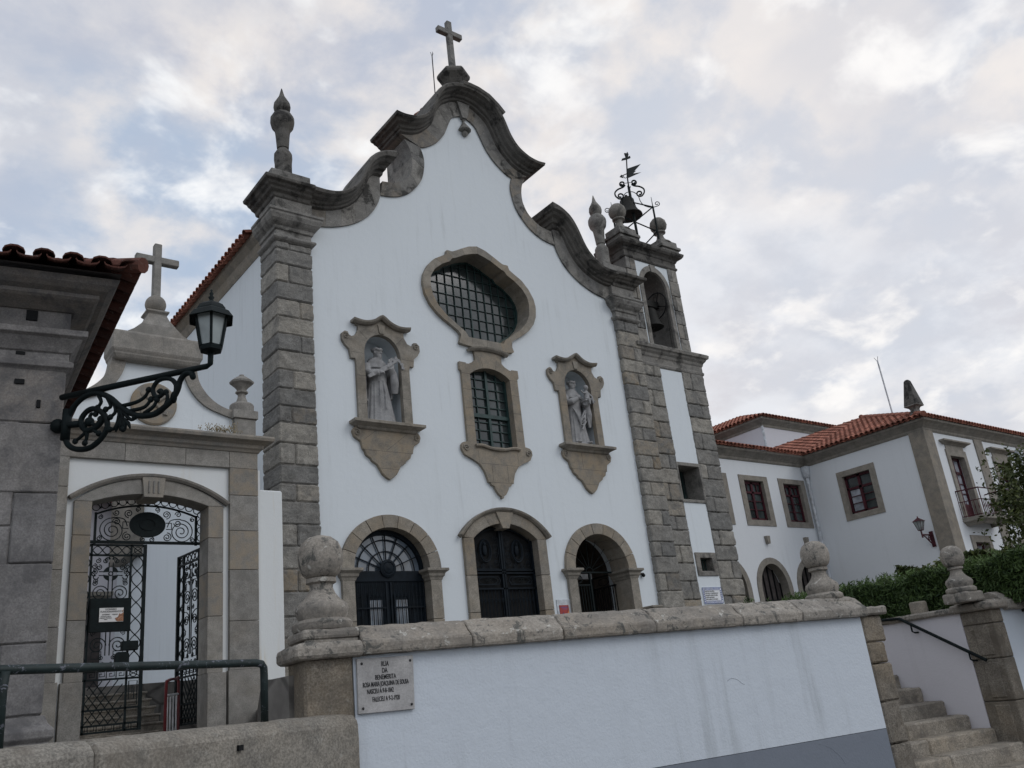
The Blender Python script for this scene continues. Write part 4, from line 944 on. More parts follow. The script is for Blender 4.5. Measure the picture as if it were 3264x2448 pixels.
        for q in (-.14, .16): m.sphere(P((q, -.22, .1))[0], (.06, .12, .04), 10, 6)
        # child: trunk, head, arms, legs
        bx_, by_, bz_ = .25, -.27, 1.18
        m.tube(P((bx_, by_+.02, bz_), (bx_, by_+.02, bz_+.12), (bx_-.01, by_, bz_+.23)), [.075, .07, .055], 10); m.sphere(P((bx_-.01, by_-.01, bz_+.335))[0], (.058, .062, .07), 12, 9); m.tube(P((bx_-.01, by_, bz_+.22), (bx_-.01, by_, bz_+.3)), .03, 8)
        m.sphere(P((bx_-.02, by_-.07, bz_+.33))[0], .012, 6, 5)
        m.tube(P((bx_-.05, by_-.01, bz_+.2), (bx_-.13, by_-.04, bz_+.17), (bx_-.19, by_-.03, bz_+.24)), [.028, .024, .018], 7); m.tube(P((bx_+.05, by_, bz_+.2), (bx_+.12, by_-.03, bz_+.11), (bx_+.1, by_-.08, bz_+.05)), [.028, .024, .018], 7)
        m.tube(P((bx_-.035, by_, bz_+.03), (bx_-.05, by_-.13, bz_+.0), (bx_-.05, by_-.13, bz_-.14)), [.042, .036, .02], 8); m.tube(P((bx_+.035, by_, bz_+.03), (bx_+.05, by_-.12, bz_+.01), (bx_+.06, by_-.13, bz_-.12)), [.042, .036, .02], 8)
    m.v = [(cx+(x_-cx)*1.3, cy+(y_-cy)*1.1, z0+(z_-z0)*1.16) for x_, y_, z_ in m.v]
    o = m.build('statue', 'statue', None, smooth=True)
    rm = o.modifiers.new('carve', 'REMESH'); rm.mode = 'VOXEL'; rm.voxel_size = .0135; rm.use_smooth_shade = True
    sm = o.modifiers.new('soften', 'SMOOTH'); sm.iterations = 2; sm.factor = .4
    return o
s1 = figure(NX[0]-.02, 17.22, 6.42, 0); tag(s1, 'weathered stone statue of a bearded friar holding a tablet and lilies in the left niche', 'statue', 'saints in the church front niches')
s2 = figure(NX[1]-.02, 17.22, 6.42, 1); tag(s2, 'stone statue of a tonsured friar carrying a small child in the right niche', 'statue', 'saints in the church front niches')

# ================================================================== gateway
GX = 4.62; GY = 16.5
gt = thing('gateway', 'stone and white gateway with curved pediment and cross, between church and old house', 'gateway', (GX, 16.7, -.15))
op = segarch(GX, 1.2, -.2, 4.2, 4.5)
m = MB(); m.prism([(2.6, -.2), (6.7, -.2), (6.7, 4.95), (2.6, 4.95)], 16.52, 16.9, [op[::-1]]); m.build('gate_wall', 'gatewhite', gt)
m = MB(); m.box(6.62, 7.27, 16.74, 16.95, .9, 4.62); m.build('link_wall', 'gatewhite', gt, bev=.03)
m = MB(); m.t = (.45, 0, .4); m.box(6.6, 7.3, 16.8, 17.0, -.15, .95); m.box(6.62, 6.95, 16.4, 16.75, -.15, .62); m.build('link_base', 'gatestone', gt, bev=.03)
for a, b in ((6.06, 6.63), (2.6, 3.18)):
    m = MB(); z = 1.12; yf = 16.44
    for zz in (2.0, 2.95, 3.7, 4.4, 4.95): m.rt(.35, .65, .6, .3); m.box(a, b, yf-random.uniform(0, .004), 16.92, z+.004, zz-.004); z = zz
    m.rt(.4, .6, 0, .3); m.box(a-.03, b+.03, yf-.04, 16.95, -.2, 1.12); m.build('gate_pilaster', 'gatestone', gt, bev=.006)
m = MB()
for sg in (1, -1):
    z = 1.1
    for zz in (2.1, 2.9, 3.55, 4.16): m.rt(.4, .65, .5, .25); p, q_ = sorted((GX+sg*1.03, GX+sg*1.32)); m.box(p, q_, 16.45, 16.93, z+.004, zz-.004); z = zz
    p, q_ = sorted((GX+sg*1.03, GX+sg*1.37)); m.rt(.4, .6, 0, .2); m.box(p, q_, 16.41, 16.95, -.2, 1.1)
A = resample(segarch(GX, 1.32, 0, 4.16, 4.64)[1:-1], 40); B = resample(segarch(GX, 1.03, 0, 4.16, 4.34)[1:-1], 40)
for a, b in ((0, 17), (17, 23), (23, 40)):
    m.rt(.4, .65, .3, .2); P = A[a:b+1]+B[a:b+1][::-1]
    if a == 17: P = [(GX-.21, 4.67), (GX+.21, 4.67), (GX+.17, 4.27), (GX-.17, 4.27)]
    m.prism(P, 16.4 if a == 17 else 16.45, 16.93)
ga = m.build('arch_surround', 'gatestone', gt, bev=.006)
m = MB(); m.t = (.4, .2, .5)
m.sweep(resample(segarch(GX, 1.40, 0, 4.2, 4.67)[1:-1], 30)[::-1], [(-.02, 16.52), (-.04, 16.42), (0, 16.38), (.035, 16.37), (.05, 16.4), (.045, 16.52)]); m.build('hood_moulding', 'gatestone', ga)
m = MB(); m.t = (.35, 0, .3)
for k in range(3): m.box(GX-.1+k*.085, GX-.07+k*.085, 16.375, 16.41, 4.34, 4.58)
m.build('keystone_flutes', 'gatestone', ga, bev=.01)
m = MB(); m.rt(.4, .6)
for a, b in ((2.6, 4.1), (4.1, 5.2), (5.2, 6.05), (6.05, 6.63)): m.rt(.4, .6, .2, .2); m.box(a+.003, b-.003, 16.44, 16.93, 4.95, 5.29)
m.t = (.45, .35, .35)
m.plan([(2.55, 16.93), (2.55, 16.44), (6.63, 16.44), (6.63, 16.93)], [(-.3, 5.28), (.02, 5.28), (.05, 5.33), (.09, 5.36), (.1, 5.42), (.17, 5.46), (.25, 5.48), (.27, 5.54), (.25, 5.58), (-.3, 5.62)]); m.build('entablature', 'gatestone', gt, bev=.006)
pi_ = [(.52, 7.06), (.6, 6.72), (.75, 6.45), (1.0, 6.22), (1.36, 6.08), (1.6, 6.02), (1.6, 5.58)]
m = MB(); poly = [(GX+x, z) for x, z in cr(pi_[:-1], 5)+[pi_[-1]]]; poly = poly+[(2*GX-x, z) for x, z in reversed(poly)]; m.prism(poly, 16.62, 16.88); m.build('pediment_panel', 'white', gt)
po_ = [(.8, 7.04), (.85, 6.75), (1.0, 6.5), (1.2, 6.32), (1.42, 6.22), (1.6, 6.2)]
for sg in (1, -1):
    m = MB(); m.t = (.5, .1, .2); A = cr(pi_[:-1], 5); B = cr(po_, 5); m.prism([(GX+sg*x, z) for x, z in A+B[::-1]], 16.56, 16.9); m.build('pediment_volute', 'gatestone', gt, bev=.01)
    c = GX+sg*1.78
    m = MB(); m.t = (.5, 0, .3); m.box(c-.22, c+.22, 16.5, 16.92, 5.6, 6.02); m.box(c-.26, c+.26, 16.46, 16.94, 6.02, 6.2); m.lathe(c, 16.7, [(.24, 6.18), (.245, 6.36), (.2, 6.4)], 24); pe = m.build('urn_pedestal', 'gatestone', gt, bev=.012)
    m = MB(); m.t = (.45, 0, .4); m.lathe(c, 16.7, [(.17, 6.39), (.12, 6.44), (.08, 6.55), (.08, 6.62), (.13, 6.64), (.13, 6.67), (.09, 6.69), (.11, 6.73), (.18, 6.81), (.24, 6.85), (.25, 6.89), (.17, 6.95), (.1, 7.0), (.05, 7.01), (.05, 7.05), (.0, 7.06)], 8); m.build('urn', 'gatestone', pe)
m = MB(); m.t = (.55, .8, .3); m.lathe(0, 0, [(.43, 0), (.43, .06), (.40, .08), (.0, .08)], 36)
m.v = [(GX+x_, 16.63-z_, 6.16+y_) for x_, y_, z_ in m.v]
md = m.build('medallion', 'gatestone', gt)
for sg in (1, -1):      # two crossed arms in low relief
    m = MB(); m.t = (.5, .5, .4); d = V((sg*.78, 0, .62)).normalized(); c = V((GX, 16.54-.01*sg, 6.16))
    m.tube([tuple(c-d*.28), tuple(c+d*.1), tuple(c+d*.27)], [.045, .035, .025], 8); m.sphere(tuple(c+d*.28), (.05, .025, .06), 8, 6); m.tube([tuple(c-d*.28+V((0, 0, .05))), tuple(c-d*.26-V((0, 0, .06)))], .05, 6); m.build('crossed_arm', 'gatestone', md)
# cap block, pedestal, ball and cross
m = MB(); m.t = (.5, .1, .3)
m.plan([(GX-.72, 17.0), (GX-.72, 16.5), (GX+.72, 16.5), (GX+.72, 17.0)], [(-.4, 6.96), (.03, 6.96), (.07, 7.0), (.1, 7.05), (.11, 7.1), (.14, 7.13), (.14, 7.5), (.1, 7.54), (-.4, 7.6)]); cap_ = m.build('cap_block', 'gatestone', gt, bev=.02)
def sq(m, cx, cy, prof):
    n = len(prof); vs = []
    for r_, z in prof: vs += [(cx-r_, cy-r_, z), (cx+r_, cy-r_, z), (cx+r_, cy+r_, z), (cx-r_, cy+r_, z)]
    fs = [(i*4+k, i*4+(k+1) % 4, i*4+4+(k+1) % 4, i*4+4+k) for i in range(n-1) for k in range(4)]+[(3, 2, 1, 0), (n*4-4, n*4-3, n*4-2, n*4-1)]
    m.add(vs, fs)
m = MB(); m.t = (.5, 0, .25); c = GX+.02
sq(m, c, 16.78, [(.64, 7.52), (.6, 7.57), (.46, 7.66), (.33, 7.79), (.22, 7.96), (.175, 8.08), (.19, 8.1), (.22, 8.13), (.22, 8.16), (.17, 8.18)]); m.v = [(a, max(16.50, min(17.06, b)), z_) for a, b, z_ in m.v]; m.build('cross_pedestal', 'gatestone', cap_, bev=.006)
m = MB(); m.t = (.45, .2, .3); m.sphere((c, 16.78, 8.36), .205, 24, 16); m.build('ball', 'gatestone', cap_, smooth=True)
m = MB(); m.t = (.4, 0, .2); m.box(c-.075, c+.075, 16.70, 16.86, 8.5, 9.75); m.box(c-.43, c+.43, 16.703, 16.857, 9.3, 9.45); m.build('cross', 'gatestone', cap_, bev=.015)
m = MB()
for k in range(46):
    x0 = random.gauss(5.78, .16) if k < 36 else random.gauss(6.1, .06); z1 = random.uniform(.05, .18)*(1.5 if k > 35 else 1); m.t = (random.random(), 0, 0)
    m.tube([(x0, 16.3+random.uniform(-.06, .06), 5.58), (x0+random.uniform(-.08, .08), 16.3+random.uniform(-.05, .05), 5.6+z1)], [.006, .003], 3)
    for q in range(4): p = V((x0+random.uniform(-.06, .06), 16.3+random.uniform(-.05, .05), 5.6+z1*random.uniform(.3, 1))); m.add([tuple(p), tuple(p+V((.025, 0, .012))), tuple(p+V((.012, .01, .035)))], [(0, 1, 2)])
tag(m.build('dry_weeds', 'dry'), 'tuft of dry brown weeds growing on the cornice of the gateway', 'weeds')

# ---- wrought iron gate
ig = thing('iron_gate', 'ornate dark iron double gate with crosses, right leaf standing open in the gateway', 'iron gate', (GX, 16.95, 0))
def flat(m, P, r, seg=4, y=0): m.tube([(p[0], y, p[1]) for p in P], r, seg)
def leaf_parts(Mx, parent, nm):
    """one leaf in its own frame: x from the hinge, z up"""
    W = 1.2; lf = MB(Mx)
    bar = lambda x0, x1, z0, z1, d=.02: lf.box(x0, x1, -d, d, z0, z1)
    bar(0, .05, .28, 3.5, .025); bar(W-.055, W, .28, 3.5, .028)
    for x in (.255, .93): bar(x-.016, x+.016, .28, 3.5)
    for z in (3.485, 3.3, 1.3, 1.15, .66, .41, .3): bar(0, W, z-.016, z+.016)
    f = lf.build('gate_leaf', 'iron', parent)
    m = MB(Mx)
    for x0, x1 in ((.05, .24), (.945, 1.145)):          # guilloche of ovals up both borders
        for k in range(7):
            z0 = 1.32+k*.283; c = (x0+x1)/2
            for sg in (1, -1): flat(m, [(c+sg*(x1-x0)*.48*sin(pi*i/8), z0+.283*i/8) for i in range(9)], .011)
            m.sphere((c, 0, z0), .018, 6, 4)
        for z0, z1 in ((1.18, 1.28), (3.32, 3.47)):
            flat(m, [(x0, z0), (x1, z1)], .01); flat(m, [(x0, z1), (x1, z0)], .01); flat(m, ring((x0+x1)/2, (z0+z1)/2, .06, .06, 12), .01)
        flat(m, [(x0+.03, .7), (x1-.03, .7), (x1-.03, 1.1), (x0+.03, 1.1), (x0+.03, .8), (x1-.08, .8), (x1-.08, 1.0), (x0+.09, 1.0), (x0+.09, .9)], .01)
    for k in range(4):
        x0 = .27+k*.165
        for sg in (1, -1): flat(m, [(x0+.165*i/8, 3.39+sg*.07*sin(pi*i/8)) for i in range(9)], .011)
    m.build('oval_border', 'iron', f)
    m = MB(Mx)      # greek key frieze and lattice
    for k in range(4):
        x0 = .28+k*.16; flat(m, [(x0, 1.17), (x0, 1.28), (x0+.13, 1.28), (x0+.13, 1.2), (x0+.05, 1.2), (x0+.05, 1.245), (x0+.09, 1.245)], .011)
    for k in range(-3, 6):
        for sg in (1, -1):
            x0 = .27+k*.13; P = []
            for i in range(11):
                z = .43+i*.07; x = x0+sg*(z-.43)*.75
                if .265 < x < .92: P.append((x, z))
            if len(P) > 1: flat(m, [P[0], P[-1]], .011)
    for k in range(8):
        x0 = .06+k*.14; flat(m, [(x0, .31), (x0, .4), (x0+.1, .4), (x0+.1, .33), (x0+.04, .33)], .01)
    m.build('lattice', 'iron', f)
    m = MB(Mx); c = .593; zc = 2.97       # cross with trefoil ends
    for sg in (1, -1):
        flat(m, [(c+sg*.035, 1.55), (c+sg*.035, zc-.035), (c+sg*.2, zc-.035)], .012); flat(m, [(c+sg*.035, zc+.2), (c+sg*.035, zc+.035), (c+sg*.2, zc+.035)], .012)
    for dx, dz in ((-.2, 0), (.2, 0), (0, .2)):
        for a in (-.9, 0, .9):
            th = math.atan2(dz, dx)+a; q = (c+dx+.075*cos(th), zc+dz+.075*sin(th)); flat(m, ring(q[0], q[1], .042, .042, 12, th-2.2, th+2.2), .012)
    flat(m, ring(c, zc, .035, .035, 12), .012)
    for q in range(4):
        a0 = q*pi/2+.16; m.prism([(c+.05*cos(a0+.6), zc+.05*sin(a0+.6))]+[(c+.13*cos(a0+1.25*i/6), zc+.13*sin(a0+1.25*i/6)) for i in range(7)], -.008, .008)
    m.build('cross', 'iron', f)
    for z0 in (2.62, 1.72):      # scrollwork
        m = MB(Mx)
        for sg in (1, -1):
            flat(m, spiral(c+sg*.17, z0, .145, .02, pi if sg > 0 else 0, -2*sg, 44), .011); flat(m, spiral(c+sg*.24, z0+.22, .05, .012, -pi/2, 1.3*sg, 18), .009); flat(m, spiral(c+sg*.1, z0-.2, .05, .012, pi/2, -1.3*sg, 18), .009)
        m.build('scroll_pair', 'iron', f)
    for sg in (1, -1):
        m = MB(Mx)
        for px, pz in ((.1, 3.2), (.22, 3.2), (.28, 3.1), (.2, 3.02+.06), (.26, 2.8), (.27, 3.0)): flat(m, spiral(c+sg*px, pz, .05, .012, pi/2, 1.4*sg, 18), .010)
        m.build('scroll_cluster', 'iron', f)
    for sg in (1, -1):
        m = MB(Mx); flat(m, [(c+sg*.1, 1.5), (c+sg*.26, 1.5), (c+sg*.26, 1.62), (c+sg*.1, 1.62), (c+sg*.1, 1.5)], .01)
        flat(m, spiral(c+sg*.08, 1.38, .06, .015, pi/2, 1.4*sg, 18), .01); flat(m, spiral(c+sg*.22, 1.4, .055, .015, -pi/2, 1.4*sg, 18), .01)
        flat(m, cr([(c+sg*.04, 2.1), (c+sg*.1, 2.3), (c+sg*.3, 2.35), (c+sg*.31, 2.1), (c+sg*.2, 1.98)], 4), .01); flat(m, spiral(c+sg*.18, 2.18, .1, .02, pi if sg > 0 else 0, -1.8*sg, 34), .01)
        m.build('scroll_cluster', 'iron', f)
    return f
leaf_parts(Matrix.Translation((3.48, 16.95, 0)), ig, 'l')
ang = R(180-84); Mr = Matrix.Translation((5.76, 16.95, 0)) @ Matrix.Rotation(ang, 4, 'Z')
leaf_parts(Mr, ig, 'r')
ot = MB(); y = 16.95
for x in (3.5, 3.77, 5.58, 5.76): ot.box(x-.02, x+.02, y-.02, y+.02, 3.5, 4.08 if x in (3.77, 5.58) else 4.1)
ot.box(3.45, 5.8, y-.025, y+.025, 3.515, 3.565); ot.tube([(p, y, z) for p, z in segarch(4.68, .91, 0, 4.05, 4.24)[1:-1]], .022, 4); ot.tube([(p, y, z) for p, z in segarch(4.66, 1.15, 0, 4.2, 4.42)[1:-1]], .022, 4)
ov = ot.build('overthrow', 'iron', ig)
m = MB()
for k in range(13):
    a = -.87+k*.145; p = (4.68+a*1.05, 4.325-.2*a*a); m.tube([(q[0], y, q[1]) for q in ring(p[0], p[1], .065, .06, 14)], .01, 4); m.sphere((p[0]+.077, y, p[1]), .022, 6, 4)
for sx in (3.63, 5.67):
    for k in range(4): m.tube([(q[0], y, q[1]) for q in ring(sx, 3.65+k*.15, .062, .065, 14)], .01, 4)
m.build('ring_border', 'iron', ov)
cc = 4.68
for sg in (1, -1):
    m = MB(); fl = lambda P, r_=.011: m.tube([(p[0], y, p[1]) for p in P], r_, 4)
    fl(spiral(cc+sg*.62, 3.76, .23, .03, pi/2, 2.6*-sg, 60)); fl(cr([(cc+sg*.36, 3.84), (cc+sg*.42, 3.97), (cc+sg*.58, 4.0), (cc+sg*.62, 3.985)], 5)); fl(spiral(cc+sg*.55, 3.92, .07, .015, pi, 1.5*sg, 22)); fl(spiral(cc+sg*.34, 4.08, .08, .015, -pi/2, 1.7*sg, 26)); fl(spiral(cc+sg*.56, 4.09, .06, .012, pi, -1.4*sg, 20)); fl(spiral(cc+sg*.83, 4.0, .045, .01, pi/2, 1.4*sg, 18)); fl(spiral(cc+sg*.36, 3.65, .085, .015, pi/2, -1.8*sg, 28)); fl(spiral(cc+sg*.08, 3.6, .05, .012, pi/2, -1.4*sg, 18)); fl(spiral(cc+sg*.17, 4.17, .05, .012, -pi/2, 1.4*sg, 18)); fl(spiral(cc+sg*.84, 3.61, .05, .012, pi/2, 1.4*sg, 18)); fl([(cc+sg*.33, 3.92), (cc+sg*.44, 3.92), (cc+sg*.44, 3.8), (cc+sg*.34, 3.8)])
    m.build('scrollwork', 'iron', ov)
m = MB(); m.lathe(0, 0, [(.325, 0), (.325, .03), (.15, .035), (.15, .05), (.13, .05), (.13, .035), (0, .035)], 36); m.v = [(4.67+x_, y-.02-z_, 3.87+y_*.74) for x_, y_, z_ in m.v]; m.build('oval_plate', 'iron', ov)
q = thing('notice_board', 'dark green board with a rusting white opening-hours sheet on the closed gate leaf', 'notice board', (4.1, 16.86, 1.94))
m = MB(); m.box(3.74, 4.42, 16.85, 16.9, 1.94, 2.52); m.build('board', 'iron', q, bev=.006)
m = MB(); m.box(3.89, 4.29, 16.838, 16.852, 2.11, 2.35); m.build('sheet', 'paper', q)
m = MB(); m.prism([(4.29, 2.12), (4.29, 2.27), (4.25, 2.24), (4.22, 2.25), (4.2, 2.19), (4.15, 2.17), (4.17, 2.13), (4.2, 2.115)], 16.832, 16.839); m.prism([(4.28, 2.27), (4.29, 2.32), (4.26, 2.29)], 16.832, 16.839); m.build('rust_stain', 'rust', q)
for l, s_, x, z in (('HORÁRIO', .042, 4.08, 2.325), ('FUNCIONAMENTO', .04, 4.08, 2.285), ('INVERNO', .03, 4.0, 2.235), ('VERÃO', .03, 4.15, 2.235), ('SEGUNDA A SEXTA', .02, 4.0, 2.2), ('SÁBADO E DOMINGO', .02, 4.0, 2.175), ('MISSA', .02, 4.0, 2.15)): text(l, s_, (x, 16.834, z), (1, 0, 0), (0, 0, 1), 'inkgrey', q)
m = MB(); m.box(4.28, 4.56, 16.82, 16.92, 1.61, 1.77); m.prism([(4.18, 1.35), (4.18, 1.54), (4.22, 1.59), (4.38, 1.59), (4.42, 1.55), (4.42, 1.35)], 16.84, 16.92); tag(m.build('lock_box', 'iron', bev=.008), 'dark lock and letter box fixed low on the closed gate leaf', 'letter box')
# ---- courtyard behind the gate
cs = thing('court_stairs', 'brown stone steps rising behind the iron gate', 'stairs', (4.7, 18.2, -.15))
for k in range(7):
    m = MB(); m.rt(.35, .6, 0, .6); z1 = .1+k*.16; m.box(2.6, 5.55, 17.9+k*.32, 20.0, z1-.16, z1); m.box(2.6, 5.58, 17.87+k*.32, 17.95+k*.32, z1-.045, z1); m.build('step', 'steps', cs, bev=.01)
ch = thing('court_house', 'white house with hooded dark door seen through the iron gate', 'house', (5, 30, 1.2))
m = MB(); m.box(1.0, 7.4, 30, 30.3, 1.1, 7.6); m.build('wall', 'lavender', ch)
m = MB(); m.box(6.2, 6.98, 29.92, 30.0, 1.2, 4.4); m.build('door', 'wood', ch)
m = MB(); m.box(6.2, 7.2, 29.5, 30.0, 4.5, 4.62); m.box(6.3, 7.1, 29.7, 30.0, 4.38, 4.5); m.build('door_hood', 'conventstone', ch)
m = MB(); tiles(m, (1, 29.4, 7.45), (1, 0, 0), (0, cos(.38), sin(.38)), 6.4, lambda x: (0, 2), .24, .4); m.build('roof', 'tile', ch)
m = MB(); m.box(7.0, 7.42, 27.2, 29.4, 5.35, 10.8); tag(m.build('wall_buttress', 'conventstone'), 'brown stone projection high on the side wall beyond the gate', 'stone buttress')
bar_ = thing('crowd_barrier', 'red and white tube barrier standing by the open gate leaf', 'barrier', (5.3, 17.6, -.1))
m = MB()
m.tube(cr([(4.98, 17.25, .0), (5.0, 17.3, .95), (5.05, 17.36, 1.08), (5.3, 17.7, 1.12), (5.38, 17.8, 1.05), (5.4, 17.84, .0)], 5), .028, 6); m.tube([(4.98, 17.28, .15), (5.4, 17.84, .15)], .024, 6); m.box(4.85, 5.1, 17.2, 17.3, -.02, .03); m.box(5.28, 5.5, 17.8, 17.88, -.02, .03); m.build('frame', 'redpaint', bar_).location.x = .2
m = MB(); m.tube([(5.0, 17.3, .82), (5.4, 17.84, .86)], .022, 6)
for k in range(4): u = .15+k*.22; m.tube([(4.99+.41*u, 17.29+.54*u, .15), (4.99+.41*u, 17.29+.54*u, .84)], .016, 5)
m.build('bars', 'whitepaint', bar_).location.x = .2

# ================================================================== old granite house on the left
HS = V((.075, .9972, 0)); c0 = sp3(.33, 9.0, 0)
hb = thing('stone_house', 'old dark granite house with moulded cornice and tiled eaves at left edge', 'house', (c0.x, c0.y, -.15))
m = MB(S); ashlar(m, -6, -.02, 9.0, 9.5, .35, 3.56, h=.62); m.build('front_wall', 'house', hb, bev=.012, rough=(4, .012, .12))
m = MB(S); m.box(-6, .31, 9.02, 9.6, -.2, 4.3); m.build('joint_mortar', 'housemortar', hb)
m = MB(S); z = .35
for zz in (.95, 1.65, 2.3, 2.98, 3.56): m.rt(.35, .65, .25, .4); m.box(-.02 if z < .9 or zz == 2.3 else -.28, .335, 8.985, 9.62, z+.005, zz-.005); z = zz
m.build('corner_pilaster', 'house', hb, bev=.012, rough=(4, .014, .12))
m = MB(S); m.t = (.5, 0, .3); m.box(-6, .38, 8.93, 9.6, -.2, .0); m.box(-6, .41, 8.88, 9.6, -.15, -.02)
m.plan([(-6, 9.0), (.335, 9.0), (.335, 9.6)], [(-.1, -.1), (.08, -.1), (.1, .0), (.1, .08), (.06, .12), (.1, .16), (.1, .22), (.05, .27), (.02, .34), (-.1, .36)]); m.build('plinth', 'house', hb, bev=.006)
endp = V((c0.x, c0.y, 0))+HS*7.4
pth = [(sp3(-6, 9, 0).x, sp3(-6, 9, 0).y), (c0.x, c0.y), (endp.x, endp.y)]
m = MB(); m.t = (.55, 0, .2)
m.plan(pth, [(-.3, 3.5), (.0, 3.5), (.03, 3.53), (.06, 3.55), (.06, 3.6), (.02, 3.63), (.02, 3.7), (.04, 3.71), (.07, 3.76), (.1, 3.8), (.12, 3.83), (.16, 3.85), (.16, 3.91), (.03, 3.93), (-.3, 3.93)]); m.build('capital_band', 'house', hb, bev=.004)
m = MB(); m.t = (.42, .1, .4); m.plan(pth, [(-.3, 3.93), (.015, 3.93), (.015, 4.16), (-.3, 4.16)]); m.build('frieze', 'house', hb)
m = MB(); m.t = (.4, .3, .4); m.plan(pth, [(-.3, 4.15), (.04, 4.15), (.1, 4.18), (.2, 4.22), (.23, 4.24), (.23, 4.28), (.3, 4.30), (.36, 4.34), (.39, 4.4), (-.3, 4.42)]); m.build('cornice', 'house', hb)
m = MB(S)
for x, z, w_, h_ in ((-.05, 4.03, .1, .11), (-.11, 3.66, .08, .035), (-.1, 3.36, .085, .05), (.1, 3.13, .035, .08), (-.34, 4.05, .06, .08)):
    m.box(x, x+w_, 8.972, 9.0, z, z+h_)
m.build('hollow_shade', 'blackiron', hb, bev=.004)  # raised black blocks stand in for the shade inside small holes
m = MB(); p_ = sp3(.93, 8.38, 4.44); sl = .36
e1 = -DW; hip = (NW+HS).normalized()
tiles(m, p_, -DW, NW*cos(sl)+V((0, 0, sin(sl))), 7, lambda x: (0, min(2.6, x*1.02+.05)), .25, .37, r=.085, lo=.1, hi=.55, flat=.62)
tiles(m, p_, HS, (-DW)*cos(sl)+V((0, 0, sin(sl))), 7.6, lambda x: (0, min(2.6, x*1.02+.05)), .25, .37, r=.085, lo=.1, hi=.55, flat=.62)
for k in range(8):
    a = p_+((NW-DW).normalized()*.34*k)+V((0, 0, .34*k*sin(sl)*.72+.04)); b = a+(NW-DW).normalized()*.38+V((0, 0, .38*sin(sl)*.72)); m.rt(.3, .9, 0, 1); m.tube([tuple(a), tuple(b)], [.08, .07], 10)
m.build('roof', 'tileold', hb)
m = MB(); a = sp3(.75, 8.5, 4.41)
for v_ in (0,): m.add([tuple(a), tuple(a-DW*7), tuple(a-DW*7+NW*2+V((0, 0, .7))), tuple(a+NW*2-DW*2+V((0, 0, .7)))], [(0, 1, 2, 3)]); m.add([tuple(a), tuple(a+HS*7.6), tuple(a+HS*7.6-DW*2+V((0, 0, .7))), tuple(a+NW*2-DW*2+V((0, 0, .7)))], [(3, 2, 1, 0)])
m.build('roof_deck', 'wood', hb)
m = MB(); a = c0+HS*.6; b_ = endp; m.hprism([(c0.x-.02, c0.y+.5), (endp.x-.02, endp.y), (endp.x-3, endp.y), (c0.x-3, c0.y+.5)], -.2, 4.2); m.build('side_wall', 'house', hb)

# ================================================================== street lamp on the house corner
LB = V((1.605, 8.76, 0)); LA = V((.52475, -.85126, 0))
LM = Matrix(((LA.x, LA.y, 0, LB.x), (LA.y, -LA.x, 0, LB.y), (0, 0, 1, 0), (0, 0, 0, 1)))
wl = thing('wall_lantern', 'dark green street lantern on a scrolled iron bracket at the granite house corner', 'street lantern', tuple(LB+V((0, 0, 2.9))))
m = MB(LM); m.tube([(-.03, 0, 3.225), (.7, 0, 3.188), (1.52, 0, 3.145), (1.68, 0, 3.135), (1.72, 0, 3.15), (1.725, 0, 3.28)], [.03, .03, .028, .026, .026, .026], 8); m.tube([(.02, 0, 3.06), (.08, 0, 3.06)], .01, 4); ab = m.build('bracket_arm', 'iron', wl, smooth=True)
SCR = [([(0.03, 2.85), (0.09, 2.73), (0.2, 2.66), (0.36, 2.64), (0.49, 2.7), (0.56, 2.8), (0.53, 2.91), (0.46, 2.98), (0.38, 3.02), (0.3, 3.01), (0.24, 2.95), (0.25, 2.88), (0.31, 2.82), (0.4, 2.82), (0.48, 2.86), (.5, 2.92)], .027),
 ([(0.03, 2.85), (0.04, 2.94), (0.09, 3.04), (0.18, 3.13), (0.31, 3.18), (0.44, 3.16), (0.57, 3.09), (0.68, 2.99), (0.78, 2.91), (0.9, 2.84), (1.02, 2.81), (1.13, 2.81), (1.22, 2.85), (1.3, 2.9), (1.36, 2.98), (1.39, 3.07), (1.45, 3.12), (1.51, 3.11), (1.53, 3.07)], .028),
 ([(1.33, 2.93), (1.34, 2.97), (1.34, 3.04), (1.29, 3.1), (1.21, 3.13), (1.13, 3.12), (1.08, 3.06), (1.1, 2.99), (1.14, 2.965), (1.19, 2.98), (1.17, 3.02), (1.14, 3.01)], .022)]
CURL = [[(0.43, 3.15), (0.47, 3.07), (0.43, 3.02)], [(0.54, 3.1), (0.59, 3.0), (0.53, 2.98)], [(0.63, 3.02), (0.65, 2.93), (0.59, 2.89)], [(0.7, 2.97), (0.69, 2.85), (0.65, 2.77), (0.59, 2.77)], [(0.72, 2.95), (0.81, 2.83), (0.87, 2.81), (0.88, 2.83)], [(0.71, 2.95), (0.74, 2.84), (0.75, 2.74)], [(0.73, 2.97), (0.89, 2.97), (0.99, 3.0), (1.03, 3.06)], [(0.83, 2.9), (0.99, 2.9), (1.06, 2.96)], [(0.99, 2.84), (1.09, 2.88), (1.13, 2.94)], [(1.11, 2.82), (1.22, 2.86), (1.25, 2.94), (1.23, 2.99)], [(0.31, 2.82), (0.28, 2.79), (0.18, 2.74)], [(0.32, 2.82), (0.32, 2.75), (0.3, 2.7)], [(0.38, 2.82), (0.43, 2.78), (0.46, 2.76)], [(0.34, 2.9), (0.29, 2.9), (0.28, 2.86)], [(0.34, 2.9), (0.42, 2.85), (0.47, 2.9)], [(0.34, 2.9), (0.35, 2.97), (0.41, 2.96)]]
m = MB(LM)
for P, r_ in SCR: m.tube([(a, 0, z) for a, z in cr(P, 4)], r_, 8)
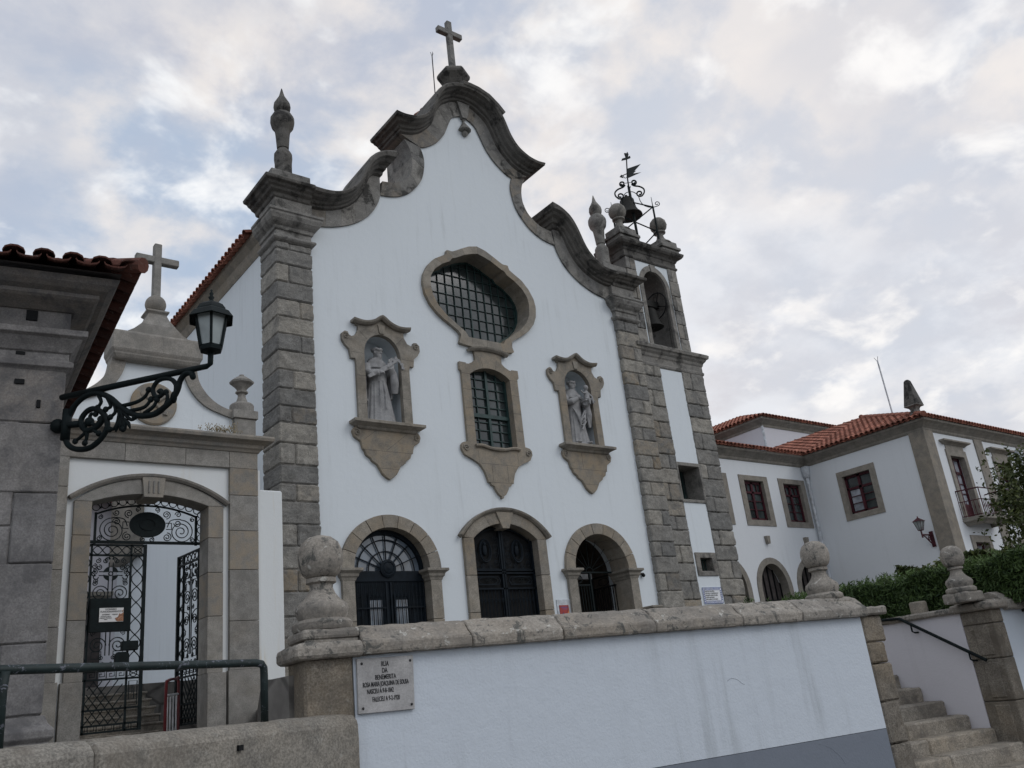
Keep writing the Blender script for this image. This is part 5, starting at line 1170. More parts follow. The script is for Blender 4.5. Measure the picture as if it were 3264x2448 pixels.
for P in CURL:
    Q = cr(P, 4); n_ = len(Q); m.tube([(a, 0, z) for a, z in Q], [.02-.006*i/n_ for i in range(n_)], 7); m.sphere((Q[-1][0], 0, Q[-1][1]), (.03, .024, .03), 10, 7)
m.sphere((.34, 0, 2.9), .045, 10, 8); m.sphere((1.53, 0, 3.07), (.03, .025, .03), 8, 6)
for dx in (-.06, -.02, .03, .07): m.tube([(.73, 0, 2.86), (.74+dx, 0, 2.78), (.74+dx*1.3, 0, 2.73)], [.016, .02, .008], 6)
for a in (.31, .56): m.sphere((1.32, 0, 2.92), (.03, .03, .06), 8, 6)
m.build('scrollwork', 'iron', wl, smooth=True)
m = MB(LM); m.tube([(-.06, 0, 2.94), (.22, 0, 2.905)], .032, 8); m.tube([(.06, 0, 3.08), (.05, 0, 2.78)], .045, 8); m.sphere((-.05, 0, 2.94), .07, 10, 8); m.build('wall_mount', 'iron', wl, smooth=True)
la = LB+LA*1.725; lx, ly = la.x, la.y
m = MB(); hexa = lambda r_, z: [(lx+.87*r_*cos(pi*k/3+.2), ly+.87*r_*sin(pi*k/3+.2), z) for k in range(6)]
def hexloft(m, prof):
    vs = []
    for r_, z in prof: vs += hexa(r_, z)
    n_ = len(prof); m.add(vs, [(i*6+k, i*6+(k+1) % 6, i*6+6+(k+1) % 6, i*6+6+k) for i in range(n_-1) for k in range(6)]+[tuple(reversed(range(6))), tuple(range((n_-1)*6, n_*6))])
hexloft(m, [(.03, 3.26), (.115, 3.27), (.125, 3.30), (.11, 3.315), (.11, 3.32)])
hexloft(m, [(.175, 3.60), (.225, 3.60), (.245, 3.575), (.25, 3.58), (.2, 3.645), (.165, 3.665), (.16, 3.68), (.13, 3.72), (.08, 3.75), (.03, 3.755)])
for k in range(6): a, b = hexa(.115, 3.31)[k], hexa(.178, 3.61)[k]; m.tube([a, b], .013, 5)
lc = m.build('lantern_cage', 'iron', wl)
m = MB(); m.lathe(lx, ly, [(.035, 3.75), (.03, 3.77), (.015, 3.785), (.028, 3.81), (.012, 3.83), (.02, 3.85), (.008, 3.87), (.012, 3.885), (0, 3.9)], 12); m.build('finial', 'iron', lc, smooth=True)
m = MB(); hexloft(m, [(.108, 3.315), (.172, 3.605)]); m.build('glass', 'milk', lc)

# ================================================================== street wall with pier, coping and ball finials
RT = 8.72; PL = 2.04
sw = thing('street_wall', 'white retaining wall with grey base band and lichened stone coping along the street', 'retaining wall', tuple(sp3(5, 7.2, -1.65)))
m = MB(S); m.box(2.44, 8.40, 7.0, 7.25, -.68, .5); m.build('plaster_face', 'wallwhite', sw)
m = MB(S); m.box(2.44, 8.40, 7.0, 7.25, -1.75, -.685); m.build('base_band', 'greyband', sw)
cpf = [(.0, .49), (-.07, .49), (-.085, .505), (-.085, .585), (-.07, .60), (-.03, .63), (.04, .70), (.12, .735), (.2, .735), (.33, .60), (.34, .5)]
m = MB(S); x = 2.5
for L in (.98, .92, 1.05, 1.12, .86, 1.06):
    x1 = min(x+L, 8.46); m.rt(.42, .68, .2, .2); P = [(x+.004, 7.0+o, z) for o, z in cpf]; Q = [(x1-.004, 7.0+o, z) for o, z in cpf]; k = len(cpf)
    m.add(P+Q, [(i, (i+1) % k, k+(i+1) % k, k+i) for i in range(k)]+[tuple(range(k)), tuple(reversed(range(k, 2*k)))]); x = x1
m.build('coping', 'coping', sw, bev=.012, rough=(4, .022, .1))
# left pier
m = MB(S); m.t = (.5, 0, .3); m.box(PL, 2.435, 6.99, 7.45, -1.7, .5); pr = m.build('corner_pier', 'pier', sw, bev=.02, rough=(4, .014, .1))
m = MB(S); m.t = (.55, 0, .2)
m.plan([(PL, 7.5), (PL, 6.99), (2.5, 6.99)], [(-.2, .485), (.05, .485), (.085, .5), (.085, .58), (.06, .61), (-.2, .64)]); m.box(PL+.02, 2.5, 7.0, 7.48, .6, .645); m.build('pier_cap', 'coping', pr, bev=.015, rough=(4, .02, .1))
for P in ([(6.28, -.02), (6.34, .0), (6.42, -.02), (6.47, -.06), (6.5, -.07)], [(7.35, -.72), (7.5, -.78), (7.62, -.88), (7.66, -.95)]):
    m = MB(S); m.tube([(a, 7.0, z) for a, z in cr(P, 3)], .0022, 4); m.build('crack', 'greyband', sw)
# stair pier at the right end, rough quoin stones
m = MB(S); z = -1.7
for zz, dx in ((-.85, .0), (-.42, -.02), (-.02, .01), (.21, -.03), (.5, .02)): m.rt(.3, .7, .15, .5); m.box(8.405, RT+dx, 6.985, 7.35, z+.003, zz-.003); z = zz
pr2 = m.build('stair_pier', 'pier', sw, bev=.02, rough=(4, .03, .12))
m = MB(S); m.t = (.5, 0, .3); m.box(8.42, 8.80, 6.93, 7.4, .5, .595); m.build('pier_cap', 'coping', pr2, bev=.02, rough=(4, .02, .1))
def finial(t_, n_, z0, label, h1, sc=1.):
    p = sp3(t_, n_, 0); q = thing('ball_finial', label, 'finial', (p.x, p.y, z0), 'stone ball finials along the street wall')
    rot = math.atan2(DW.y, DW.x)
    def sqr(mb, prof):
        vs = []
        for r_, z in prof: vs += [tuple(p+DW*a*r_+NW*b*r_+V((0, 0, z))) for a, b in ((-1, -1), (1, -1), (1, 1), (-1, 1))]
        k = len(prof); mb.add(vs, [(i*4+j, i*4+(j+1) % 4, i*4+4+(j+1) % 4, i*4+4+j) for i in range(k-1) for j in range(4)]+[(3, 2, 1, 0), (k*4-4, k*4-3, k*4-2, k*4-1)])
    m = MB(); m.t = (.5, 0, .4); sqr(m, [(.235*sc, z0), (.235*sc, z0+h1)]); m.build('base_block', 'coping', q, bev=.025, seg=2)
    m = MB(); m.t = (.55, 0, .4); z = z0+h1
    pr_ = [(.23, 0), (.245, .02), (.245, .06), (.215, .085), (.195, .09), (.21, .13), (.22, .17), (.205, .21), (.15, .255), (.115, .3), (.095, .345), (.098, .375), (.125, .39), (.125, .425), (.1, .43), (.12, .435), (.155, .465), (.18, .52), (.19, .59), (.182, .66), (.153, .725), (.1, .768), (.04, .786), (0, .789)]
    m.lathe(p.x, p.y, [(r_*sc, z+zz*sc) for r_, zz in pr_], 28); m.build('ball', 'coping', q, smooth='auto'); return q
finial(2.27, 7.22, .64, 'mottled stone ball finial on the corner pier, above the street name plaque', .08, 1.0)
finial(8.15, 7.22, .66, 'stone ball finial on the wall end left of the street steps', .06, .86)
# street name plaque
pq = thing('street_plaque', 'grey marble street name plaque screwed to the white wall under the coping', 'street sign', tuple(sp3(2.7, 6.98, .05)))
m = MB(S); m.prism([(2.455, .052), (2.93, .045), (2.945, .462), (2.46, .468)], 6.97, 6.998); m.build('slab', 'marble', pq, bev=.004)
m = MB(S)
for a, z in ((2.5, .427), (2.915, .423), (2.905, .085), (2.495, .09)): m.sphere((a, 6.968, z), (.011, .008, .011), 8, 6)
m.build('screw', 'ink', pq)
for l, sz, a, z in (('RUA', .055, 2.695, .412), ('DA', .055, 2.69, .362), ('BENEMERITA', .052, 2.695, .312), ('ROSA MARIA JOAQUINA DE SOUSA', .052, 2.695, .262), ('NASCEU A 9-8-1842', .052, 2.645, .210), ('FALECEU A 9-2-1920', .052, 2.69, .148)):
    p = sp3(a, 6.9685, z); text(l, sz, tuple(p), tuple(DW), (0, 0, 1), 'ink', pq, sx={'ROSA MARIA JOAQUINA DE SOUSA': .47, 'NASCEU A 9-8-1842': .50, 'FALECEU A 9-2-1920': .50}.get(l, .6), bold=.0003)
# low parapet with handrail
LW = V((.9291, .3698, 0)).normalized(); LN = V((-LW.y, LW.x, 0)); LC = 4.793
LS = Matrix(((LW.x, LN.x, 0, 0), (LW.y, LN.y, 0, 0), (0, 0, 1, 0), (0, 0, 0, 1)))
pw = thing('low_parapet', 'low coarse granite parapet with chamfered top at lower left, below the green rail', 'parapet', tuple(LS @ V((4, 4.9, -1.65))))
m = MB(LS); x = -1.0
cp = [(0, -1.75), (0, .0), (.07, .065), (.2, .075), (.3, .06), (.3, -1.75)]
for x1 in (1.2, 3.35, 5.60):
    P = [(x+.001, LC+o, z) for o, z in cp]; Q = [(x1-.001, LC+o, z) for o, z in cp]; k = len(cp); m.rt(.45, .6, .1, .2); m.add(P+Q, [(i, (i+1) % k, k+(i+1) % k, k+i) for i in range(k)]+[tuple(range(k)), tuple(reversed(range(k, 2*k)))]); x = x1
m.build('stone_course', 'parapet', pw, bev=.02, rough=(5, .014, .07))
m = MB(LS); m.box(4.37, 4.41, LC-.02, LC+.03, -.095, -.06); m.build('iron_stub', 'blackiron', pw)
hr = thing('handrail', 'worn dark green tubular handrail standing on the low parapet', 'handrail', tuple(LS @ V((3.7, LC+.15, .07))))
m = MB(LS); nn = LC+.14
m.tube([(-.5, nn, .47), (4.67, nn, .47), (4.725, nn, .462), (4.747, nn, .435), (4.75, nn, .38), (4.75, nn, .05)], .027, 12); m.build('rail', 'ironrail', hr, smooth=True)
m = MB(LS); m.tube([(2.86, nn, .05), (2.86, nn, .36), (2.86, nn, .46)], [.03, .027, .035], 12); m.build('post', 'ironrail', hr, smooth=True)
# ---- steps up to the terrace
st = thing('street_steps', 'worn granite steps climbing between the white wall and the right pier', 'steps', tuple(sp3(9.7, 7.5, -1.65)))
zs = [-1.46, -1.27, -1.08, -.915, -.745, -.56, -.375, -.195, .0, .2, .4]
ns = [6.40, 6.72, 7.04, 7.36, 7.67, 7.96, 8.26, 8.57, 8.88, 9.2, 9.52]
for k, (z, n_) in enumerate(zip(zs, ns)):
    m = MB(S); wid = 11.75 if k < 1 else (11.2 if k < 2 else (10.95 if k < 3 else 10.79)); lft = 8.74 if n_ > 7.0 else 8.3
    if k < 3: lft = 8.72
    cut = random.uniform(9.3, 10.2)
    for a, b in ((lft, cut), (cut, wid)):
        m.rt(.35, .65, .2, .3); dn = random.uniform(-.012, .012); nb = n_+.42
        m.add([(a+.004, n_+dn, z-.22), (b-.004, n_+dn, z-.22), (b-.004, nb, z-.22), (a+.004, nb, z-.22), (a+.004, n_+dn, z), (b-.004, n_+dn*.5, z-.004), (b-.004, nb, z), (a+.004, nb, z)], [(0, 1, 5, 4), (1, 2, 6, 5), (2, 3, 7, 6), (3, 0, 4, 7), (4, 5, 6, 7), (3, 2, 1, 0)])
    m.build('step', 'steps', st, bev=.022, rough=(4, .022, .13))
sdw = thing('stair_side_wall', 'pale plastered side wall of the steps with stone coping, running back to the hedge', 'side wall', tuple(sp3(10.9, 8, -1.65)))
m = MB(S); m.box(10.78, 11.0, 7.42, 11.5, -1.7, .47); m.build('plaster_face', 'lavender', sdw)
m = MB(S)
for a, b in ((7.40, 8.2), (8.2, 9.1), (9.1, 10.2), (10.2, 11.5)): m.rt(.4, .6, .3, .4); m.box(10.72, 11.05, a+.003, b-.003, .47, .55)
m.build('coping', 'coping', sdw, bev=.02, rough=(4, .02, .1))
rp = thing('right_street_wall', 'white street wall with stained granite end pier right of the steps', 'retaining wall', tuple(sp3(12, 7.2, -1.65)))
m = MB(S); m.box(11.0, 16, 7.0, 7.25, -.62, .47); m.build('plaster_face', 'wallwhite', rp)
m = MB(S); m.box(11.0, 16, 7.0, 7.25, -1.7, -.625); m.build('base_band', 'greyband', rp)
m = MB(S); z = -1.7
for zz in (-1.25, -.62, -.12, .3, .47): m.rt(.3, .6, .6, .5); m.box(10.78, 11.0, 6.985, 7.42, z+.003, zz-.003); z = zz
for a, b in ((-1.2, -.66), (-.58, -.16), (-.08, .28)): m.rt(.35, .55, .8, .4); m.box(10.765, 10.79, 7.08, 7.28, a, b)
pr3 = m.build('end_pier', 'pier', rp, bev=.015)
m = MB(S); m.t = (.5, .2, .3); m.plan([(10.78, 7.5), (10.78, 6.985), (11.06, 6.985)], [(-.2, .465), (.05, .465), (.08, .48), (.08, .545), (.05, .57), (-.2, .59)]); m.box(10.8, 11.06, 7.0, 7.48, .5, .59); m.build('pier_cap', 'coping', pr3, bev=.015, seg=2)
m = MB(S); x = 11.06
for L in (1.0, 1.1, 1.2, 1.0, .8):
    x1 = min(x+L, 16); m.rt(.42, .68, .2, .2); P = [(x+.004, 7.0+o, z-.05) for o, z in cpf]; Q = [(x1-.004, 7.0+o, z-.05) for o, z in cpf]; k = len(cpf)
    m.add(P+Q, [(i, (i+1) % k, k+(i+1) % k, k+i) for i in range(k)]+[tuple(range(k)), tuple(reversed(range(k, 2*k)))]); x = x1
m.build('coping', 'coping', rp, bev=.012, rough=(4, .022, .1))
finial(10.66, 7.22, .58, 'stone ball finial on the stained end pier right of the street steps', .13, .76)
gr = thing('stair_rail', 'dark iron handrail slanting down the plastered side wall of the steps', 'handrail', tuple(sp3(10.7, 7.6, .1)))
m = MB(S); m.tube([(10.7, 8.9, .55), (10.7, 8.28, .52), (10.7, 7.17, -.13)], .021, 8); m.build('rail', 'iron', gr)
for n_, z in ((8.12, .42), (7.38, -.01)):
    m = MB(S); m.tube([(10.7, n_, z), (10.7, n_, z-.09), (10.72, n_-.02, z-.11), (10.78, n_-.03, z-.11)], .012, 6); m.build('bracket', 'iron', gr)
p = sp3(11.3, 8.0, 0)
m = MB(); m.t = (.55, .2, .3); m.lathe(sp3(11.0, 8.15, 0).x, sp3(11.0, 8.15, 0).y, [(.115, .54), (.115, .70), (.105, .715)], 20); tag(m.build('stone_stump', 'granite', bev=.008), 'short round pale stone stump on the side wall coping before the hedge', 'stone stump', 'stone stumps by the hedge')
m = MB(); m.t = (.55, .2, .3); q_ = sp3(12.35, 8.2, 0); m.lathe(q_.x, q_.y, [(.13, .4), (.13, .84), (.12, .855)], 20); tag(m.build('stone_stump', 'granite', bev=.008), 'short stone stump just right of the right ball finial, before the hedge', 'stone stump', 'stone stumps by the hedge')

# ================================================================== convent building on the right
BX, BY, BZ = 28.45, 18.3, 13.58      # inner corner x, left-wing front y, right-wing front y
cv = thing('convent', 'two-storey white convent with stone trim and red tiled roofs behind the hedge', 'convent', (30, 17, .4))
def wall_open(x0, x1, z0, z1, holes, tf, y0, y1, name='wall', mat='convent'):
    m = MB(); m.prism([(x0, z0), (x1, z0), (x1, z1), (x0, z1)], y0, y1, [h[::-1] for h in holes], tf); return m.build(name, mat, cv)
rect = lambda a, b, c, d: [(a, c), (a, d), (b, d), (b, c)]
fw = [(c-.6, c+.6, 4.9, 6.42) for c in (23.01, 25.23, 27.44)]
ar = [arch(c, .72, .42, 2.65, 3.48, 18) for c in (23.03, 25.25, 27.45)]
w1 = wall_open(21.8, BX, .3, 7.2, [rect(*r_) for r_ in fw]+ar, None, BY, BY+.5)
for c in (23.01, 25.23, 27.44):
    m = MB(); m.t = (.5, 0, 0); m.prism(rect(c-.79, c+.79, 4.76, 6.53), BY-.03, BY+.3, [rect(c-.53, c+.53, 4.96, 6.35)[::-1]]); wi = m.build('window', 'conventstone', cv, bev=.006)
    m = MB(); y = BY+.1
    for a, b, z0, z1 in ((c-.53, c-.46, 4.96, 6.35), (c+.46, c+.53, 4.96, 6.35), (c-.05, c+.05, 4.96, 6.35), (c-.53, c+.53, 4.96, 5.05), (c-.53, c+.53, 6.26, 6.35), (c-.53, c+.53, 5.92, 5.99)): m.box(a, b, y, y+.05, z0, z1)
    for dx in (-.26, .26): m.box(c+dx-.012, c+dx+.012, y+.01, y+.04, 5.95, 6.3)
    for zz in (5.35, 5.65): m.box(c-.5, c+.5, y+.01, y+.04, zz-.012, zz+.012)
    m.build('frame', 'wine', wi)
    m = MB(); m.box(c-.55, c+.55, y+.05, y+.06, 4.94, 6.36); m.build('pane', 'glass', wi)
for c in (23.03, 25.25, 27.45):
    m = MB(); m.t = (.5, 0, 0); m.prism(arch(c, .95, .42, 2.65, 3.68, 18), BY-.03, BY+.3, [arch(c, .715, .41, 2.65, 3.47, 18)[::-1]]); ad = m.build('arched_doorway', 'conventstone', cv, bev=.006)
    m = MB(); m.box(c-.75, c+.75, BY+.32, BY+.36, .4, 3.55); ld = m.build('door_leaf', 'wood', ad)
    m = MB()
    for k in range(6): xx = c-.7+k*.28; m.box(xx-.012, xx+.012, BY+.27, BY+.32, .4, 3.5)
    for zz in (1.2, 2.3): m.box(c-.72, c+.72, BY+.27, BY+.31, zz-.02, zz+.02)
    m.build('door_bars', 'blackiron', ld)
for c in (25.28, 27.5):
    m = MB(); m.prism([(c-.09, 4.40), (c+.09, 4.40), (c+.06, 4.14), (c-.06, 4.14)], BY-.12, BY+.02); m.build('scupper', 'conventstone', cv)
# side wall facing the church
tfx = lambda x, y, z: (BX+y, x, z)
w2 = wall_open(BZ, BY, .3, 7.1, [rect(15.77, 16.87, 4.93, 6.31)], tfx, 0, .4)
m = MB(); m.t = (.6, 0, 0); m.prism(rect(15.56, 17.06, 4.74, 6.50), -.03, .12, [rect(15.78, 16.86, 4.94, 6.30)[::-1]], tfx); wi = m.build('window', 'conventstone', cv, bev=.006)
m = MB()
for a, b, z0, z1 in ((15.77, 15.85, 4.93, 6.31), (16.79, 16.87, 4.93, 6.31), (16.27, 16.37, 4.93, 6.31), (15.77, 16.87, 4.93, 5.02), (15.77, 16.87, 6.22, 6.31), (15.77, 16.87, 5.80, 5.88)): m.box(BX+.12, BX+.18, a, b, z0, z1)
for zz in (5.3, 5.55): m.box(BX+.13, BX+.16, 15.8, 16.85, zz-.012, zz+.012)
m.build('frame', 'wine', wi)
m = MB(); m.box(BX+.18, BX+.19, 15.75, 16.9, 4.9, 6.33); m.build('pane', 'glass', wi)
m = MB(); m.box(BX+.165, BX+.175, 16.4, 16.76, 5.05, 5.78); m.build('blind', 'curtain', wi)
# front of the right wing
wins = [(29.80, 30.78), (33.2, 34.2), (36.6, 37.6)]
hw_ = [rect(a, b, 4.08, 6.28) for a, b in wins]+[rect(a+.02, b+.02, 1.2, 3.33) for a, b in wins]
w3 = wall_open(BX, 42, .3, 7.1, hw_, None, BZ, BZ+.4)
for i, (a, b) in enumerate(wins):
    m = MB(); m.t = (.5, 0, 0); m.prism(rect(a-.2, b+.2, 4.0, 6.5), BZ-.05, BZ+.15, [rect(a+.005, b-.005, 4.08, 6.27)[::-1]]); m.box(a-.12, b+.12, BZ-.03, BZ+.01, 6.5, 6.66)
    wi = m.build('balcony_window', 'conventstone', cv, bev=.006)
    m = MB(); m.plan([(a-.28, BZ), (a-.28, BZ-.04), (b+.28, BZ-.04), (b+.28, BZ)], [(-.1, 6.66), (0, 6.66), (.05, 6.70), (.12, 6.73), (.16, 6.75), (.16, 6.80), (-.1, 6.84)]); m.build('hood_moulding', 'conventstone', wi)
    m = MB(); y = BZ+.16; c = (a+b)/2
    for p, q_, z0, z1 in ((a, a+.09, 4.08, 6.28), (b-.09, b, 4.08, 6.28), (c-.05, c+.05, 4.08, 6.28), (a, b, 6.19, 6.28), (a, b, 5.7, 5.79), (a, b, 4.08, 4.16)): m.box(p, q_, y, y+.05, z0, z1)
    for zz in (5.36, 5.02): m.box(a, b, y+.01, y+.04, zz-.013, zz+.013)
    m.box(a+.05, b-.05, y+.01, y+.05, 4.1, 4.66); m.build('frame', 'wine', wi)
    m = MB(); m.box(a-.02, b+.02, y+.05, y+.06, 4.05, 6.3); m.build('pane', 'curtain', wi)
    m = MB(); m.t = (.5, 0, 0); m.prism(rect(a-.18, b+.22, 1.0, 3.55), BZ-.05, BZ+.15, [rect(a+.025, b+.015, 1.2, 3.32)[::-1]]); wi = m.build('window', 'conventstone', cv, bev=.006)
    m = MB()
    for p, q_, z0, z1 in ((a+.02, a+.1, 1.2, 3.33), (b-.06, b+.02, 1.2, 3.33), (c-.04, c+.05, 1.2, 3.33), (a+.02, b+.02, 3.25, 3.33), (a+.02, b+.02, 2.7, 2.78)): m.box(p, q_, y, y+.05, z0, z1)
    m.build('frame', 'wine', wi); m = MB(); m.box(a, b+.04, y+.05, y+.06, 1.15, 3.35); m.build('pane', 'curtain', wi)
m = MB(); m.t = (.5, .2, .1); m.box(BX-.045, 29.02, BZ-.045, 14.08, .3, 7.08); m.build('corner_quoin', 'conventstone', cv, bev=.01)
for a, b in ((31.9, 32.5), (35.3, 35.9), (38.8, 39.4)): m = MB(); m.t = (.5, 0, .1); m.box(a, b, BZ-.04, BZ+.02, .3, 7.06); m.build('pilaster_strip', 'conventstone', cv)
cvp = [(21.8, BY), (BX, BY), (BX, BZ), (42, BZ)]
m = MB(); m.t = (.42, 0, .1); m.plan(cvp, [(-.3, 7.04), (.02, 7.04), (.05, 7.08), (.06, 7.14), (.12, 7.2), (.22, 7.28), (.3, 7.33), (.31, 7.40), (-.3, 7.44)]); m.build('cornice', 'conventstone', cv)
sl = .385; cs_, sn = cos(sl), sin(sl)
m = MB()
tiles(m, (21.8, BY-.40, 7.43), (1, 0, 0), (0, cs_, sn), 6.35, lambda x: (0, 2.4), .2, .38)
m.build('left_roof', 'tile', cv)
m = MB()
tiles(m, (BX-.4, BZ-.38, 7.43), (0, 1, 0), (cs_, 0, sn), 9.4, lambda y: (max(0, (y-4.7)*1.0*1.08) if y > 4.7 else 0, min(y*1.06, 5.1) if y < 4.7 else 5.1), .2, .38)
tiles(m, (BX-.4, BZ-.38, 7.43), (1, 0, 0), (0, cs_, sn), 13.5, lambda x: (0, min(x*1.06, 5.1)), .2, .38)
for k in range(13):
    d = V((cs_, cs_, sn))*.38; a = V((BX-.4, BZ-.38, 7.48))+d*k; m.rt(); m.tube([tuple(a), tuple(a+d*1.1)], [.1, .085], 8)
for k in range(12): a = V((BX+4.27, BZ+4.35, 9.4))+V((.42*k, 0, 0)); m.rt(); m.tube([tuple(a), tuple(a+V((.46, 0, 0)))], [.1, .085], 8)
m.build('hip_roof', 'tile', cv)
m = MB(); m.add([(BX-.2, BZ-.2, 7.42), (42, BZ-.2, 7.42), (42, BZ+4.4, 9.27), (BX+4.3, BZ+4.4, 9.27)], [(0, 1, 2, 3)]); m.add([(BX-.2, BZ-.2, 7.42), (BX+4.3, BZ+4.4, 9.27), (BX+4.3, 22.6, 9.27), (BX-.2, 22.6, 7.42)], [(0, 1, 2, 3)]); m.add([(21.8, BY-.2, 7.42), (BX, BY-.2, 7.42), (BX+2, BY+2.5, 8.4), (21.8, BY+2.5, 8.4)], [(0, 1, 2, 3)]); m.build('roof_deck', 'wood', cv)
m = MB(); m.tube([(BX-.12, BY-.12, 7.0), (BX-.12, BY-.12, .5)], .06, 10); m.lathe(BX-.12, BY-.12, [(.09, 6.62), (.13, 6.7), (.15, 6.9), (.16, 7.03)], 12); m.build('downpipe', 'zinc', cv, smooth='auto')
m = MB(); m.tube([(35.15, BZ-.12, 6.9), (35.15, BZ-.12, .5)], .06, 10); m.lathe(35.15, BZ-.12, [(.09, 6.5), (.13, 6.58), (.15, 6.75), (.16, 6.9)], 12); m.build('downpipe', 'zinc', cv, smooth='auto')
# balcony
m = MB(); m.t = (.45, 0, .4); bp = [(29.45, BZ+.02), (29.62, BZ-.72), (31.45, BZ-.72), (31.62, BZ+.02)]
m.hprism(bp, 4.0, 4.1); m.plan(bp, [(-.25, 3.84), (-.18, 3.84), (-.12, 3.9), (-.05, 3.94), (.02, 3.97), (.02, 4.03), (-.25, 4.03)]); bl = m.build('balcony', 'conventstone', cv, bev=.008)
m = MB(); rp_ = [(29.5, BZ), (29.66, BZ-.68), (31.41, BZ-.68), (31.57, BZ)]
for z, r_ in ((5.0, .022), (4.62, .014), (4.14, .014)): m.tube([(x, y, z) for x, y in rp_], r_, 6)
for (x0, y0), (x1, y1), n_ in ((rp_[0], rp_[1], 6), (rp_[1], rp_[2], 15), (rp_[2], rp_[3], 6)):
    for k in range(n_+1): u = k/n_; x, y = x0+(x1-x0)*u, y0+(y1-y0)*u; m.tube([(x, y, 4.1), (x, y, 4.3), (x, y, 4.4), (x, y, 4.5), (x, y, 4.62)], [.011, .011, .02, .011, .011], 5)
    m.tube([(x0, y0, 4.1), (x0, y0, 5.02)], .018, 5)
m.build('railing', 'wine', bl)
# obelisk on the corner
m = MB(); m.t = (.45, 0, .9); c = (28.62, 13.72)
sq(m, *c, [(.28, 7.45), (.28, 7.58), (.2, 7.64), (.13, 7.72), (.115, 7.84), (.15, 7.92), (.24, 7.95), (.24, 8.0)]); ob = m.build('obelisk_base', 'granite_d', cv, bev=.015)
m = MB(); m.t = (.35, 0, 1.2); sq(m, *c, [(.235, 8.0), (.09, 8.86), (.05, 8.92)]); m.build('obelisk', 'cornice', ob, bev=.015)
m = MB(); m.tube([(31.55, 16, 8.3), (31.48, 16, 10.95)], .03, 5)
for a in range(3): m.tube([(31.48, 16, 10.9), (31.48+.09*cos(a*2.1), 16+.09*sin(a*2.1), 11.1)], .012, 4)
tag(m.build('lightning_rod', 'zinc'), 'slim pale lightning rod on the tiled convent roof near the stone obelisk', 'lightning rod')
# higher block behind
ub = thing('upper_building', 'taller pale building with tiled hip roof rising behind the convent wing', 'building', (38, 26, .4))
UX, UY = 34.65, 24.0
m = MB(); m.box(UX, 46, UY, 32, .3, 11.25); m.build('wall', 'lavender', ub)
m = MB(); m.t = (.45, 0, .1); m.plan([(UX, 32), (UX, UY), (46, UY)], [(-.3, 11.1), (.03, 11.1), (.06, 11.2), (.2, 11.32), (.3, 11.4), (.31, 11.5), (-.3, 11.55)]); m.build('cornice', 'conventstone', ub)
m = MB(); tiles(m, (UX-.4, UY-.4, 11.52), (1, 0, 0), (0, cs_, sn), 11.5, lambda x: (0, min(x*1.06, 4.5)), .25, .4); tiles(m, (UX-.4, UY-.4, 11.52), (0, 1, 0), (cs_, 0, sn), 8, lambda x: (0, min(x*1.06, 4.5)), .25, .4); m.build('roof', 'tile', ub)
m = MB(); m.add([(UX-.2, UY-.2, 11.5), (46, UY-.2, 11.5), (46, UY+4.2, 13.2), (UX+4.2, UY+4.2, 13.2)], [(0, 1, 2, 3)]); m.add([(UX-.2, UY-.2, 11.5), (UX+4.2, UY+4.2, 13.2), (UX+4.2, 32, 13.2), (UX-.2, 32, 11.5)], [(0, 1, 2, 3)]); m.build('roof_deck', 'wood', ub)
m = MB(); m.tube([(UX-.06, UY-.06, 11.1), (UX-.06, UY-.06, 8)], .06, 8); m.build('downpipe', 'zinc', ub)
m = MB(); m.tube([(UX-.3, 26.0, 10.9), (UX-1.6, 26.2, 10.1), (UX-1.7, 26.2, 9.2)], .07, 8); m.build('downpipe', 'zinc', ub)
m = MB(); m.hprism([(UX-3.5, 25.5), (UX, 25.5), (UX, 31), (UX-3.5, 31)], 8.0, 10.3); m.build('annex_wall', 'lavender', ub)
m = MB(); tiles(m, (UX-3.6, 25.2, 10.3), (1, 0, 0), (0, cs_, sn), 3.6, lambda x: (0, 3), .25, .4); m.build('annex_roof', 'tile', ub)
# red wall lantern on the side wall
rl = thing('wall_lantern', 'wine red wall lantern on curled bracket on the grey convent side wall', 'wall lantern', (BX-.1, 14.2, 3.6))
cx_, cy_ = BX-.62, 14.22
m = MB(); m.box(BX-.04, BX, 14.16, 14.28, 3.28, 3.78); m.tube([(BX, cy_, 3.66), (cx_, cy_, 3.66)], .025, 6); m.tube([(BX-.02, cy_, 3.34), (BX-.2, cy_, 3.42), (BX-.45, cy_, 3.6), (cx_+.02, cy_, 3.64)], .02, 6); m.tube([(BX-.2+p, cy_, 3.55+z) for p, z in spiral(0, 0, .09, .02, 0, 1.5, 20)], .012, 5); m.tube([(cx_, cy_, 3.56), (cx_, cy_, 3.80)], .028, 6); m.build('bracket', 'wine', rl)
m = MB()
def quadcage(m, prof, mat=None): sq(m, cx_, cy_, prof)
quadcage(m, [(.1, 3.79), (.1, 3.82)]); quadcage(m, [(.23, 4.24), (.25, 4.24), (.03, 4.42), (.015, 4.5)])
for a in (-1, 1):
    for b in (-1, 1): m.tube([(cx_+a*.1, cy_+b*.1, 3.81), (cx_+a*.2, cy_+b*.2, 4.25)], .014, 5)
    m.tube([(cx_+a*.1, cy_, 3.81), (cx_+a*.2, cy_, 4.25)], .008, 4); m.tube([(cx_, cy_+a*.1, 3.81), (cx_, cy_+a*.2, 4.25)], .008, 4)
shr = lambda mb: setattr(mb, 'v', [(cx_+(a-cx_)*.62, cy_+(b-cy_)*.62, 3.79+(c_-3.79)*.66) for a, b, c_ in mb.v])
shr(m); lc = m.build('lantern_cage', 'wine', rl); m = MB(); quadcage(m, [(.09, 3.82), (.19, 4.24)]); shr(m); m.build('glass', 'milk', lc)

